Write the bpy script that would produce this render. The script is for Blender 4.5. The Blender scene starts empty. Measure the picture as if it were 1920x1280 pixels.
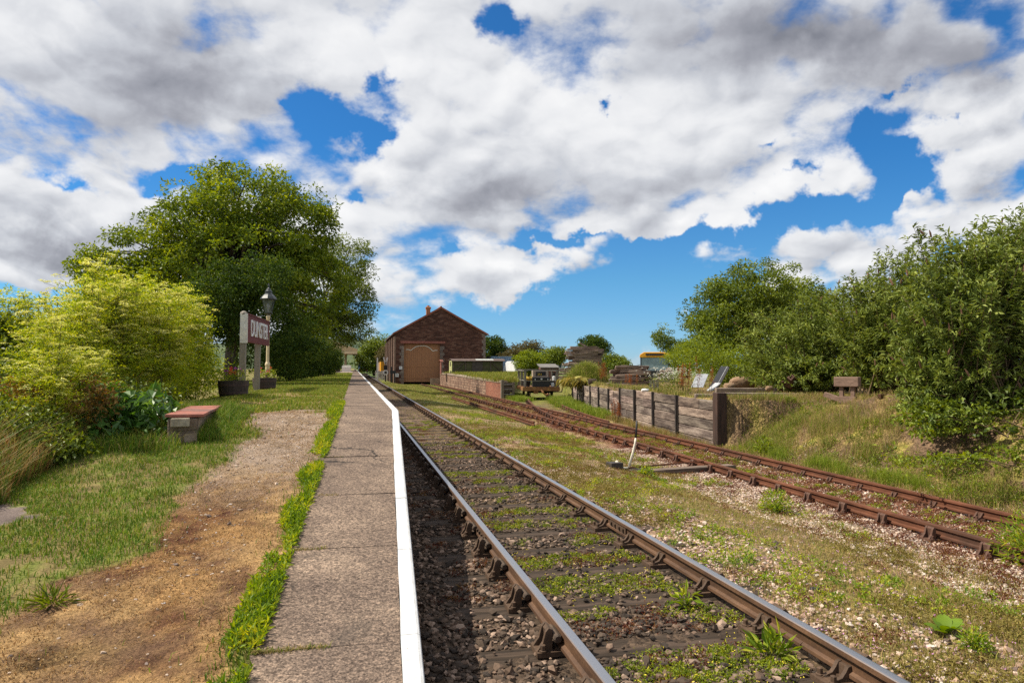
import bpy, math, random
import numpy as np
from mathutils import Vector, Matrix, Euler

S = bpy.context.scene
COL = S.collection
rad = math.radians
RS = np.random.RandomState

# ------------------------------------------------------------------ noise
def _h(ix, iy, seed):
    n = (ix * 374761393 + iy * 668265263 + seed * 974634777) & 0xffffffff
    n = ((n ^ (n >> 13)) * 1274126177) & 0xffffffff
    return ((n ^ (n >> 16)) & 0xffff) / 65535.0
def vn(x, y, seed=0):
    x = np.asarray(x, float); y = np.asarray(y, float)
    ix = np.floor(x).astype(np.int64); iy = np.floor(y).astype(np.int64)
    fx = x - ix; fy = y - iy
    fx = fx * fx * (3 - 2 * fx); fy = fy * fy * (3 - 2 * fy)
    a = _h(ix, iy, seed); b = _h(ix + 1, iy, seed); c = _h(ix, iy + 1, seed); d = _h(ix + 1, iy + 1, seed)
    return (a * (1 - fx) + b * fx) * (1 - fy) + (c * (1 - fx) + d * fx) * fy
def fbm(x, y, sc=1.0, oct=4, seed=0):
    s = 0; a = .5; t = 0
    for k in range(oct):
        s = s + a * vn(np.asarray(x) * sc + 17.3 * k, np.asarray(y) * sc - 9.1 * k, seed + k); t += a; a *= .5; sc *= 2.03
    return s / t
def ss(a, b, x):
    t = np.clip((np.asarray(x, float) - a) / (b - a), 0, 1)
    return t * t * (3 - 2 * t)

# ------------------------------------------------------------------ meshes
def mesh_data(name, V, F, mat, smooth=False, col=None):
    me = bpy.data.meshes.new(name)
    V = np.asarray(V, np.float32).reshape(-1, 3)
    if not isinstance(F, list): F = [F]
    F = [np.asarray(f, np.int32) for f in F if len(f)]
    nl = sum(f.size for f in F); npoly = sum(len(f) for f in F)
    me.vertices.add(len(V)); me.vertices.foreach_set('co', V.ravel())
    me.loops.add(nl); me.polygons.add(npoly)
    me.loops.foreach_set('vertex_index', np.concatenate([f.ravel() for f in F]))
    tot = np.concatenate([np.full(len(f), f.shape[1], np.int32) for f in F])
    st = np.zeros(npoly, np.int32); st[1:] = np.cumsum(tot)[:-1]
    me.polygons.foreach_set('loop_start', st)
    me.polygons.foreach_set('loop_total', tot)
    me.polygons.foreach_set('use_smooth', np.full(npoly, smooth))
    me.update(calc_edges=True)
    if col is not None:
        col = np.asarray(col, np.float32)
        if col.shape[1] == 3: col = np.hstack([col, np.ones((len(col), 1), np.float32)])
        at = me.color_attributes.new('Col', 'FLOAT_COLOR', 'POINT')
        at.data.foreach_set('color', col.ravel())
    if mat: me.materials.append(mat)
    me.validate()
    return me
def obj(name, data, parent=None, loc=(0, 0, 0), rot=(0, 0, 0)):
    o = bpy.data.objects.new(name, data); COL.objects.link(o)
    o.location = loc; o.rotation_euler = rot
    if parent: o.parent = parent
    return o
def tag(o, label=None, cat=None, group=None, kind=None):
    if label: o['label'] = label
    if cat: o['category'] = cat
    if group: o['group'] = group
    if kind: o['kind'] = kind
    return o
def thing(name, label, cat, loc=(0, 0, 0), rz=0, group=None):
    o = bpy.data.objects.new(name, None); COL.objects.link(o)
    o.location = loc; o.rotation_euler = (0, 0, rz); o.empty_display_size = .2
    return tag(o, label, cat, group)
KIDS = {}
def copy_tree(o, parent=None):
    c = o.copy(); COL.objects.link(c)
    if parent: c.parent = parent
    for ch in list(o.children): copy_tree(ch, c)
    return c

class MB:
    def __init__(s): s.V = []; s.F = {}; s.n = 0; s.C = []; s.col = (1, 1, 1)
    def add(s, V, faces):
        V = np.asarray(V, float).reshape(-1, 3)
        for f in faces: s.F.setdefault(len(f), []).append([i + s.n for i in f])
        s.V.append(V); s.n += len(V); s.C.append(np.tile(np.array(s.col, float), (len(V), 1)))
        return s
    def box(s, c, sz, rot=(0, 0, 0)):
        m = Euler(rot).to_matrix(); h = [x / 2 for x in sz]
        P = [Vector(c) + m @ Vector((sx * h[0], sy * h[1], sz_ * h[2])) for sx in (-1, 1) for sy in (-1, 1) for sz_ in (-1, 1)]
        return s.add([tuple(p) for p in P], [(0, 1, 3, 2), (4, 6, 7, 5), (0, 4, 5, 1), (2, 3, 7, 6), (0, 2, 6, 4), (1, 5, 7, 3)])
    def bar(s, a, b, w, h, roll=0):
        a = Vector(a); b = Vector(b); d = b - a
        q = d.to_track_quat('X', 'Z').to_matrix()
        P = []
        for e in (0, 1):
            for sy, sz in ((-1, -1), (1, -1), (1, 1), (-1, 1)):
                P.append(tuple(a + d * e + q @ Vector((0, sy * w / 2, sz * h / 2))))
        return s.add(P, [(0, 3, 2, 1), (4, 5, 6, 7), (0, 1, 5, 4), (1, 2, 6, 5), (2, 3, 7, 6), (3, 0, 4, 7)])
    def tube(s, pts, r, n=6, cap=True):
        pts = [Vector(p) for p in pts]; k = len(pts)
        if not hasattr(r, '__len__'): r = [r] * k
        V = []; up = Vector((.31, .17, .94))
        for i, p in enumerate(pts):
            d = (pts[min(i + 1, k - 1)] - pts[max(i - 1, 0)]).normalized()
            if abs(d.dot(up)) > .97: up = Vector((1, .1, 0))
            a = d.cross(up).normalized(); b = d.cross(a)
            for j in range(n):
                t = 2 * math.pi * j / n
                V.append(tuple(p + (a * math.cos(t) + b * math.sin(t)) * r[i]))
        F = []
        for i in range(k - 1):
            for j in range(n):
                F.append((i * n + j, i * n + (j + 1) % n, (i + 1) * n + (j + 1) % n, (i + 1) * n + j))
        if cap: F.append(tuple(range(n - 1, -1, -1))[::-1]); F.append(tuple(range((k - 1) * n, k * n)))
        return s.add(V, F)
    def lathe(s, prof, n=16, c=(0, 0, 0), ph=0):
        V = []; F = []
        for r, z in prof:
            for j in range(n):
                t = 2 * math.pi * j / n + ph; V.append((c[0] + r * math.cos(t), c[1] + r * math.sin(t), c[2] + z))
        for i in range(len(prof) - 1):
            for j in range(n): F.append((i * n + j, i * n + (j + 1) % n, (i + 1) * n + (j + 1) % n, (i + 1) * n + j))
        F.append(tuple(range(n))[::-1]); F.append(tuple((len(prof) - 1) * n + j for j in range(n)))
        return s.add(V, F)
    def prism(s, poly, d0, d1, axis='y'):      # poly in the two other axes, swept d0..d1
        k = len(poly); V = []
        for d in (d0, d1):
            for a, b in poly:
                V.append({'y': (a, d, b), 'x': (d, a, b), 'z': (a, b, d)}[axis])
        F = [tuple(range(k)), tuple(range(2 * k - 1, k - 1, -1))]
        for i in range(k): F.append((i, k + i, k + (i + 1) % k, (i + 1) % k))
        return s.add(V, F)
    def data(s, name, mat, smooth=False):
        return mesh_data(name, np.vstack(s.V), [np.array(f) for f in s.F.values()], mat, smooth, np.vstack(s.C))
    def build(s, name, mat, parent=None, loc=(0, 0, 0), rot=(0, 0, 0), smooth=False, bevel=0):
        me = s.data(name, mat, smooth)
        import bmesh
        bm = bmesh.new(); bm.from_mesh(me); bmesh.ops.recalc_face_normals(bm, faces=bm.faces); bm.to_mesh(me); bm.free()
        o = obj(name, me, parent, loc, rot)
        if bevel:
            b = o.modifiers.new('bevel', 'BEVEL'); b.width = bevel; b.segments = 2; b.limit_method = 'ANGLE'
        return o

# ------------------------------------------------------------------ materials
def newmat(name):
    m = bpy.data.materials.new(name); m.use_nodes = True
    nt = m.node_tree; b = nt.nodes['Principled BSDF']
    return m, nt, b
def N(nt, t, **k):
    n = nt.nodes.new(t)
    for a, v in k.items(): setattr(n, a, v)
    return n
def noise(nt, vec, scale, detail=4, rough=.55, dist=0):
    n = N(nt, 'ShaderNodeTexNoise'); n.inputs['Scale'].default_value = scale; n.inputs['Detail'].default_value = detail
    n.inputs['Roughness'].default_value = rough; n.inputs['Distortion'].default_value = dist
    if vec is not None: nt.links.new(vec, n.inputs['Vector'])
    return n.outputs['Fac']
def ramp(nt, fac, stops):
    r = N(nt, 'ShaderNodeValToRGB'); e = r.color_ramp.elements
    while len(e) < len(stops): e.new(.5)
    for i, (p, c) in enumerate(stops): e[i].position = p; e[i].color = (c[0], c[1], c[2], 1)
    nt.links.new(fac, r.inputs[0]); return r.outputs[0]
def mix(nt, fac, a, b, mode='MIX'):
    m = N(nt, 'ShaderNodeMix', data_type='RGBA', blend_type=mode)
    for s, v in ((0, fac), (6, a), (7, b)):
        if hasattr(v, 'links'): nt.links.new(v, m.inputs[s])
        elif s == 0: m.inputs[0].default_value = v
        else: m.inputs[s].default_value = (v[0], v[1], v[2], 1)
    return m.outputs[2]
def mth(nt, op, a, b=0, c=None, clamp=False):
    m = N(nt, 'ShaderNodeMath', operation=op, use_clamp=clamp)
    for i, v in enumerate((a, b, c)):
        if v is None: continue
        if hasattr(v, 'links'): nt.links.new(v, m.inputs[i])
        else: m.inputs[i].default_value = v
    return m.outputs[0]
def bump(nt, b, h, strength=.4, dist=.02):
    n = N(nt, 'ShaderNodeBump'); n.inputs['Strength'].default_value = strength; n.inputs['Distance'].default_value = dist
    nt.links.new(h, n.inputs['Height']); nt.links.new(n.outputs[0], b.inputs['Normal'])
def tc(nt, kind='Object'): return N(nt, 'ShaderNodeTexCoord').outputs[kind]
def geo(nt, k='Position'): return N(nt, 'ShaderNodeNewGeometry').outputs[k]
def mapping(nt, vec, scale=(1, 1, 1), rot=(0, 0, 0), loc=(0, 0, 0)):
    n = N(nt, 'ShaderNodeMapping'); nt.links.new(vec, n.inputs[0])
    n.inputs['Scale'].default_value = scale; n.inputs['Rotation'].default_value = rot; n.inputs['Location'].default_value = loc
    return n.outputs[0]
def attr(nt, out='Color', name='Col'):
    return N(nt, 'ShaderNodeAttribute', attribute_name=name).outputs[out]

def m_worn(name, c1, c2, rough=.7, sc=6, bstr=.3, metallic=0, stretch=(1, 1, 1), c3=None, bd=.01, usecol=False, spec=.4, world=False):
    m, nt, b = newmat(name)
    v = mapping(nt, geo(nt) if world else tc(nt), stretch)
    n1 = noise(nt, v, sc, 6, .62); n2 = noise(nt, v, sc * 5.3, 4, .6)
    c = ramp(nt, n1, [(.34, c1), (.66, c2)])
    if c3: c = mix(nt, ramp(nt, noise(nt, v, sc * .43, 5, .65), [(.5, (0, 0, 0)), (.64, (1, 1, 1))]), c, c3)
    c = mix(nt, .75, c, ramp(nt, n2, [(.25, (.55, .55, .55)), (.75, (1.3, 1.3, 1.3))]), 'MULTIPLY')
    if usecol: c = mix(nt, 1, c, attr(nt), 'MULTIPLY')
    nt.links.new(c, b.inputs['Base Color'])
    b.inputs['Roughness'].default_value = rough; b.inputs['Metallic'].default_value = metallic
    b.inputs['Specular IOR Level'].default_value = spec
    if bstr: bump(nt, b, mth(nt, 'ADD', mth(nt, 'MULTIPLY', n2, .5), n1), bstr, bd)
    return m
def m_leaf(name, stops, transl=.32, rough=.5, spec=.35, k=1.0):
    m, nt, b = newmat(name); stops = [(p_, tuple(min(.8, q_ * k * w_) for q_, w_ in zip(c_, (1.0, 1.02, .85)))) for p_, c_ in stops]
    at = N(nt, 'ShaderNodeAttribute', attribute_name='Col')
    sp = N(nt, 'ShaderNodeSeparateColor'); nt.links.new(at.outputs['Color'], sp.inputs[0])
    f = mth(nt, 'ADD', mth(nt, 'MULTIPLY', sp.outputs[0], .5), mth(nt, 'MULTIPLY', sp.outputs[1], .5))
    c = ramp(nt, f, stops)
    nt.links.new(c, b.inputs['Base Color']); b.inputs['Roughness'].default_value = rough
    b.inputs['Specular IOR Level'].default_value = spec
    t = N(nt, 'ShaderNodeBsdfTranslucent')
    hs = N(nt, 'ShaderNodeHueSaturation'); hs.inputs['Hue'].default_value = .478; hs.inputs['Saturation'].default_value = 1.15; hs.inputs['Value'].default_value = 1.5
    nt.links.new(c, hs.inputs['Color']); nt.links.new(hs.outputs[0], t.inputs['Color'])
    mx = N(nt, 'ShaderNodeMixShader'); mx.inputs[0].default_value = transl
    nt.links.new(b.outputs[0], mx.inputs[1]); nt.links.new(t.outputs[0], mx.inputs[2])
    nt.links.new(mx.outputs[0], nt.nodes['Material Output'].inputs[0])
    return m
def m_masonry(name, stops, mortar, bw=.45, bh=.17, msize=.015, distort=.12, bstr=.6, big=None, rnd=.5):
    """coursed rubble or brick in (x+y, z) of world space"""
    m, nt, b = newmat(name)
    p = geo(nt); sx = N(nt, 'ShaderNodeSeparateXYZ'); nt.links.new(p, sx.inputs[0])
    u = mth(nt, 'ADD', sx.outputs[0], mth(nt, 'MULTIPLY', sx.outputs[1], 1.0))
    cb = N(nt, 'ShaderNodeCombineXYZ'); nt.links.new(u, cb.inputs[0]); nt.links.new(sx.outputs[2], cb.inputs[1])
    vec = cb.outputs[0]
    nz = N(nt, 'ShaderNodeTexNoise'); nz.inputs['Scale'].default_value = 1.1 / max(bw, .05) * .6; nz.inputs['Detail'].default_value = 3
    nt.links.new(vec, nz.inputs['Vector'])
    sub = N(nt, 'ShaderNodeVectorMath', operation='SUBTRACT'); nt.links.new(nz.outputs['Color'], sub.inputs[0]); sub.inputs[1].default_value = (.5, .5, .5)
    scl = N(nt, 'ShaderNodeVectorMath', operation='SCALE'); nt.links.new(sub.outputs[0], scl.inputs[0]); scl.inputs['Scale'].default_value = distort
    ad = N(nt, 'ShaderNodeVectorMath', operation='ADD'); nt.links.new(vec, ad.inputs[0]); nt.links.new(scl.outputs[0], ad.inputs[1])
    br = N(nt, 'ShaderNodeTexBrick'); nt.links.new(ad.outputs[0], br.inputs['Vector'])
    br.inputs['Scale'].default_value = 1; br.inputs['Brick Width'].default_value = bw; br.inputs['Row Height'].default_value = bh
    br.inputs['Mortar Size'].default_value = msize; br.inputs['Mortar Smooth'].default_value = .3
    br.inputs['Color1'].default_value = (0, 0, 0, 1); br.inputs['Color2'].default_value = (1, 1, 1, 1); br.inputs['Mortar'].default_value = (.5, .5, .5, 1)
    n1 = noise(nt, p, 2.2 / bw, 3, .6); n2 = noise(nt, p, .35, 4, .6); n3 = noise(nt, p, 30, 4, .6)
    f = mth(nt, 'ADD', mth(nt, 'MULTIPLY', br.outputs['Color'], rnd), mth(nt, 'MULTIPLY', n1, 1 - rnd))
    c = ramp(nt, f, stops)
    c = mix(nt, br.outputs['Fac'], c, mortar)
    c = mix(nt, .6, c, ramp(nt, n2, [(.3, (.6, .6, .6)), (.7, (1.25, 1.2, 1.15))]), 'MULTIPLY')
    c = mix(nt, .6, c, ramp(nt, n3, [(.3, (.6, .6, .6)), (.7, (1.3, 1.3, 1.3))]), 'MULTIPLY')
    nt.links.new(c, b.inputs['Base Color']); b.inputs['Roughness'].default_value = .92; b.inputs['Specular IOR Level'].default_value = .2
    bump(nt, b, mth(nt, 'ADD', mth(nt, 'MULTIPLY', br.outputs['Fac'], -1), mth(nt, 'MULTIPLY', n3, .6)), bstr, .03)
    return m
def m_ground(name, fine=60, bstr=.5, vary=.55, bd=.02, rough=.95, vor=0):
    m, nt, b = newmat(name)
    p = geo(nt)
    n1 = noise(nt, p, fine, 5, .7); n2 = noise(nt, p, fine * .17, 4, .6)
    c = attr(nt)
    c = mix(nt, vary, c, ramp(nt, n1, [(.28, (.35, .33, .32)), (.72, (1.6, 1.6, 1.6))]), 'MULTIPLY')
    c = mix(nt, vary * .7, c, ramp(nt, n2, [(.3, (.6, .6, .6)), (.7, (1.3, 1.3, 1.3))]), 'MULTIPLY')
    h = mth(nt, 'ADD', n1, n2)
    if vor:
        v = N(nt, 'ShaderNodeTexVoronoi'); v.inputs['Scale'].default_value = vor; nt.links.new(p, v.inputs['Vector'])
        hv = N(nt, 'ShaderNodeSeparateColor'); nt.links.new(v.outputs['Color'], hv.inputs[0])
        c = mix(nt, .7, c, ramp(nt, hv.outputs[0], [(0, (.35, .33, .33)), (.5, (.9, .9, .9)), (1, (1.7, 1.65, 1.6))]), 'MULTIPLY')
        h = mth(nt, 'SUBTRACT', h, mth(nt, 'MULTIPLY', v.outputs['Distance'], 1.4))
    nt.links.new(c, b.inputs['Base Color']); b.inputs['Roughness'].default_value = rough; b.inputs['Specular IOR Level'].default_value = .15
    bump(nt, b, h, bstr, bd)
    return m
def m_col(name, rough=.9, spec=.2, transl=0, sc=40):
    m, nt, b = newmat(name)
    c = attr(nt)
    c = mix(nt, .5, c, ramp(nt, noise(nt, geo(nt), sc, 3), [(.3, (.6, .6, .6)), (.7, (1.35, 1.35, 1.35))]), 'MULTIPLY')
    nt.links.new(c, b.inputs['Base Color']); b.inputs['Roughness'].default_value = rough; b.inputs['Specular IOR Level'].default_value = spec
    if transl:
        t = N(nt, 'ShaderNodeBsdfTranslucent'); nt.links.new(c, t.inputs[0]); mx = N(nt, 'ShaderNodeMixShader'); mx.inputs[0].default_value = transl
        nt.links.new(b.outputs[0], mx.inputs[1]); nt.links.new(t.outputs[0], mx.inputs[2]); nt.links.new(mx.outputs[0], nt.nodes['Material Output'].inputs[0])
    return m

# ================================================================== camera, sun, sky
H = 1.648; YAW = rad(12.98); PIT = rad(2.19)
cam = bpy.data.cameras.new('camera'); cam.lens = 24; cam.sensor_width = 36; cam.clip_end = 9000; cam.clip_start = .05
co = bpy.data.objects.new('camera', cam); COL.objects.link(co)
co.location = (0, 0, H); co.rotation_euler = (rad(90) + PIT, 0, -YAW); S.camera = co

SUN_EL = rad(52); SUN_AZ = rad(-76)            # azimuth from +Y towards +X
sd = Vector((math.sin(SUN_AZ) * math.cos(SUN_EL), math.cos(SUN_AZ) * math.cos(SUN_EL), math.sin(SUN_EL)))
sl = bpy.data.lights.new('sun', 'SUN'); sl.energy = 5.0; sl.angle = rad(.5); sl.color = (1, .925, .79)
so = bpy.data.objects.new('sun', sl); COL.objects.link(so); so.rotation_euler = sd.to_track_quat('Z', 'Y').to_euler()

W = bpy.data.worlds.new('World'); S.world = W; W.use_nodes = True
nt = W.node_tree; L = nt.links
bg = nt.nodes['Background']; out = nt.nodes['World Output']
sky = N(nt, 'ShaderNodeTexSky', sky_type='NISHITA'); sky.sun_disc = False
sky.sun_elevation = SUN_EL; sky.sun_rotation = SUN_AZ % (2 * math.pi); sky.air_density = 1.0; sky.dust_density = .08; sky.ozone_density = 2.2
SKC = sky.outputs[0]
L.new(SKC, bg.inputs[0]); bg.inputs[1].default_value = .074
# cloud deck: gnomonic coordinates about a fixed compass direction
D = tc(nt, 'Generated')
def dot(v):
    n = N(nt, 'ShaderNodeVectorMath', operation='DOT_PRODUCT'); L.new(D, n.inputs[0]); n.inputs[1].default_value = v; return n.outputs['Value']
dF = mth(nt, 'MAXIMUM', mth(nt, 'ABSOLUTE', dot((math.sin(YAW), math.cos(YAW), 0))), .12)
s_ = mth(nt, 'MULTIPLY', mth(nt, 'DIVIDE', dot((math.cos(YAW), -math.sin(YAW), 0)), dF), 1.28)
t_ = mth(nt, 'MULTIPLY', mth(nt, 'DIVIDE', dot((0, 0, 1)), dF), 1.28)      # 0 at the horizon
st = N(nt, 'ShaderNodeCombineXYZ'); L.new(s_, st.inputs[0]); L.new(t_, st.inputs[1]); ST0 = st.outputs[0]
wn = N(nt, 'ShaderNodeTexNoise'); wn.inputs['Scale'].default_value = 6.5; wn.inputs['Detail'].default_value = 5; wn.inputs['Roughness'].default_value = .6; L.new(ST0, wn.inputs['Vector'])
w1 = N(nt, 'ShaderNodeVectorMath', operation='SUBTRACT'); L.new(wn.outputs['Color'], w1.inputs[0]); w1.inputs[1].default_value = (.5, .5, .5)
w2 = N(nt, 'ShaderNodeVectorMath', operation='MULTIPLY'); L.new(w1.outputs[0], w2.inputs[0]); w2.inputs[1].default_value = (.30, .20, 0)
w3 = N(nt, 'ShaderNodeVectorMath', operation='ADD'); L.new(ST0, w3.inputs[0]); L.new(w2.outputs[0], w3.inputs[1]); ST = w3.outputs[0]
L.new(mix(nt, 1, SKC, ramp(nt, t_, [(.0, (.50, .84, 1.45)), (.06, (.47, .82, 1.28)), (.16, (.40, .84, 1.18)), (.42, (.25, .78, 1.24))]), 'MULTIPLY'), bg.inputs[0])
def plane(ds=0, dt=0):
    tt = mth(nt, 'MAXIMUM', mth(nt, 'ADD', t_, dt), -.02) if dt else mth(nt, 'MAXIMUM', t_, -.02)
    k = mth(nt, 'DIVIDE', 1, mth(nt, 'ADD', tt, .85))
    c = N(nt, 'ShaderNodeCombineXYZ'); L.new(mth(nt, 'MULTIPLY', mth(nt, 'ADD', s_, ds), k), c.inputs[0])
    L.new(mth(nt, 'MULTIPLY', k, -1.9), c.inputs[1]); c.inputs[2].default_value = 3.7
    return c.outputs[0]
def puff(vec, scale):
    n = N(nt, 'ShaderNodeTexVoronoi', feature='F1'); n.inputs['Scale'].default_value = scale; n.inputs['Detail'].default_value = 1; n.inputs['Roughness'].default_value = .5
    L.new(vec, n.inputs['Vector']); return mth(nt, 'SUBTRACT', .75, n.outputs['Distance'])
def blobs(lst):
    acc = None
    for (px, py, rx, ry, rot, w) in lst:
        n = N(nt, 'ShaderNodeMapping', vector_type='TEXTURE'); L.new(ST, n.inputs[0])
        n.inputs['Location'].default_value = ((px - 960) / 1000, (689 - py) / 1000, 0)
        n.inputs['Rotation'].default_value = (0, 0, rad(rot)); n.inputs['Scale'].default_value = (rx / 1000, ry / 1000, 1)
        g = N(nt, 'ShaderNodeTexGradient', gradient_type='QUADRATIC_SPHERE'); L.new(n.outputs[0], g.inputs[0])
        acc = mth(nt, 'MULTIPLY_ADD', g.outputs['Fac'], w, acc if acc is not None else 0)
    return acc
# where the deck is open (+) or thick (-), read off the sky in photo pixels about that compass direction
gaps = blobs([(705, 250, 120, 85, 10, 1.4), (610, 190, 190, 70, -8, 1.3), (735, 130, 80, 60, 30, .9), (925, 40, 75, 90, 35, .8),
              (330, 335, 200, 46, 4, 1.2), (110, 335, 130, 35, 0, .7), (1160, 185, 75, 32, 35, .8), (630, 385, 26, 42, 0, .8),
              (1700, 315, 160, 75, 12, 1.5), (1640, 245, 100, 55, 20, 1.1), (1780, 225, 65, 45, 40, .75), (1560, 385, 230, 60, 12, 1.5), (1400, 440, 320, 60, 6, 1.4),
              (1060, 440, 150, 28, 0, .9), (1690, 172, 55, 18, 15, .65), (1440, 262, 80, 26, 30, .55), (1300, 540, 420, 120, 0, 1.45), (1010, 590, 460, 110, 0, 1.25),
              (1050, 655, 700, 70, 0, 1.2), (830, 470, 60, 35, 0, .6), (60, 575, 230, 60, 0, 1.6), (1500, 330, 60, 26, 20, .5), (1180, 470, 200, 60, 0, 1.1), (520, 195, 40, 20, 0, .3)])
thick = blobs([(960, 520, 210, 75, 0, 1.25), (980, 461, 85, 22, 0, 1.0), (900, 330, 400, 170, 0, .75), (1250, 220, 480, 190, -6, .75), (1850, 260, 130, 150, 0, .9),
               (1850, 400, 260, 110, 15, .7), (1640, 480, 260, 70, 14, .7), (200, 150, 500, 260, 0, .6), (130, 430, 330, 130, 0, .7), (1230, 410, 290, 60, 4, .8), (1500, 90, 700, 160, 0, .5),
               (900, 560, 260, 70, 0, .6), (1705, 355, 70, 40, 20, .8), (1280, 585, 60, 22, 0, .55), (1150, 598, 40, 14, 0, .4), (60, 510, 240, 30, 0, .4), (1180, 425, 200, 34, 0, .5)])
grey = blobs([(330, 120, 460, 220, -12, 1.0), (100, 450, 260, 110, 8, .95), (1560, 60, 660, 190, -5, 1.2), (900, 375, 330, 75, 0, .55), (1890, 330, 90, 60, 0, .35), (1130, 350, 280, 120, 0, .35),
              (120, 250, 400, 160, 0, .35), (560, 300, 120, 60, 0, .15), (930, 560, 260, 60, 0, .2), (1850, 130, 200, 140, 0, .45)])
lite = blobs([(720, 330, 120, 130, 0, .6), (840, 130, 300, 120, 0, .4), (1000, 215, 220, 70, 0, .25), (1850, 250, 120, 90, 0, .5), (600, 100, 200, 110, 0, .35), (420, 250, 260, 70, 0, .3), (1140, 350, 60, 25, 0, .3),
              (280, 370, 130, 50, 0, .5), (960, 505, 140, 35, 0, .4), (1300, 390, 160, 30, 0, .25), (1430, 250, 180, 60, 0, .25)])
PL = plane(); wv = N(nt, 'ShaderNodeTexNoise'); wv.inputs['Scale'].default_value = 7; wv.inputs['Detail'].default_value = 3; L.new(PL, wv.inputs['Vector'])
def warp(vec):
    a_ = N(nt, 'ShaderNodeVectorMath', operation='MULTIPLY_ADD'); L.new(wv.outputs['Color'], a_.inputs[0]); a_.inputs[1].default_value = (.09, .09, 0); L.new(vec, a_.inputs[2]); return a_.outputs[0]
PW = warp(PL); PU = warp(plane(-.014, .024))
def billow(P): return mth(nt, 'ADD', mth(nt, 'MULTIPLY', noise(nt, P, 3.3, 6, .53), .78), mth(nt, 'MULTIPLY', puff(P, 7.5), .28))
nA = billow(PW); nC = billow(PU)
nB = noise(nt, PL, 13, 5, .62, .1)
den = mth(nt, 'ADD', nA, mth(nt, 'MULTIPLY', mth(nt, 'SUBTRACT', nB, .25), .34))
den = mth(nt, 'ADD', den, mth(nt, 'SUBTRACT', mth(nt, 'MULTIPLY', thick, .34), mth(nt, 'MULTIPLY', gaps, .38)))
al = N(nt, 'ShaderNodeMapRange', interpolation_type='SMOOTHSTEP'); L.new(den, al.inputs['Value'])
al.inputs['From Min'].default_value = .30; al.inputs['From Max'].default_value = .485
dif = mth(nt, 'ADD', mth(nt, 'MULTIPLY', mth(nt, 'SUBTRACT', nA, nC), 1.7), mth(nt, 'MULTIPLY', mth(nt, 'SUBTRACT', nB, .5), .18))
nE = noise(nt, PL, 2.2, 3, .55)
lum = mth(nt, 'ADD', mth(nt, 'ADD', .72, dif), mth(nt, 'SUBTRACT', mth(nt, 'MULTIPLY', lite, .40), mth(nt, 'MULTIPLY', grey, .62)))
lum = mth(nt, 'ADD', lum, mth(nt, 'MULTIPLY', mth(nt, 'SUBTRACT', .5, nE), .4))
cc = ramp(nt, lum, [(.0, (.24, .25, .29)), (.3, (.40, .41, .455)), (.55, (.62, .64, .685)), (.78, (.86, .87, .89)), (1, (1, 1, 1))])
bgc = N(nt, 'ShaderNodeBackground'); L.new(cc, bgc.inputs[0]); bgc.inputs[1].default_value = .71
mx = N(nt, 'ShaderNodeMixShader')
hz = N(nt, 'ShaderNodeMapRange', interpolation_type='SMOOTHSTEP'); L.new(t_, hz.inputs['Value']); hz.inputs['From Min'].default_value = .0; hz.inputs['From Max'].default_value = .10
L.new(mth(nt, 'MULTIPLY', al.outputs[0], mth(nt, 'ADD', mth(nt, 'MULTIPLY', hz.outputs[0], .65), .33)), mx.inputs[0])
L.new(bg.outputs[0], mx.inputs[1]); L.new(bgc.outputs[0], mx.inputs[2]); L.new(mx.outputs[0], out.inputs[0])

v = S.view_settings; v.view_transform = 'Standard'; v.look = 'None'; v.gamma = 1; v.exposure = .46
W.cycles.sampling_method = 'MANUAL'; W.cycles.sample_map_resolution = 256
S.cycles.use_denoising = False
S.cycles.max_bounces = 6; S.cycles.transparent_max_bounces = 8; S.cycles.diffuse_bounces = 3; S.cycles.caustics_reflective = False; S.cycles.caustics_refractive = False

# ================================================================== terrain
def zp(Y):                                        # platform level: ramp then level, down again far away
    Y = np.asarray(Y, float)
    return np.clip(.2 + .104 * (Y - 3.2), -.22, .98) - .95 * ss(230, 300, Y)
def xe(Y): return np.clip(.33 + (np.asarray(Y, float) - 3.2) * .0453, .1, .68)      # platform edge
def xl(Y): return np.clip(-.5 + (np.asarray(Y, float) - 3.2) * .0373, -.62, -.22)   # back of the paving
_ax = np.array([[-5, 6.98], [5, 7.03], [10, 7.1], [17, 7.26], [30, 7.36], [45, 7.6], [60, 7.8], [86, 8.0]])
def xa(Y): return np.interp(Y, _ax[:, 0], _ax[:, 1])                                # left rail of the siding
_wx = np.array([[16.5, 9.36], [19.7, 9.7], [22.7, 10.05], [25.4, 10.4], [31.8, 11.5], [35.5, 12.25], [40.2, 13.2], [60, 18.5], [90, 27]])
def xw(Y): return np.interp(Y, _wx[:, 0], _wx[:, 1])                                # face of the sleeper wall
_dx = np.array([[45, 10.55], [48, 11.0], [58, 13.2], [75, 19.5], [84, 20]])
def xdr(Y): return np.interp(Y, _dx[:, 0], _dx[:, 1])
def xdl(Y): return 9.65 + (np.asarray(Y, float) - 44.7) * .0168
def zd(Y): return .72 + .23 * ss(45, 80, Y)
def zleft(X, Y):
    d = xl(Y) - X
    z = zp(Y) - .012 - .28 * ss(2.2, 4.2, d) * (1 - ss(15, 30, Y)) - 1.0 * ss(9, 30, d)
    return z + (fbm(X, Y, 1.1, 4, 3) - .5) * .07 * ss(.0, .5, d) + (fbm(X, Y, 7, 3, 5) - .5) * .022 * ss(.0, .3, d)
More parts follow.
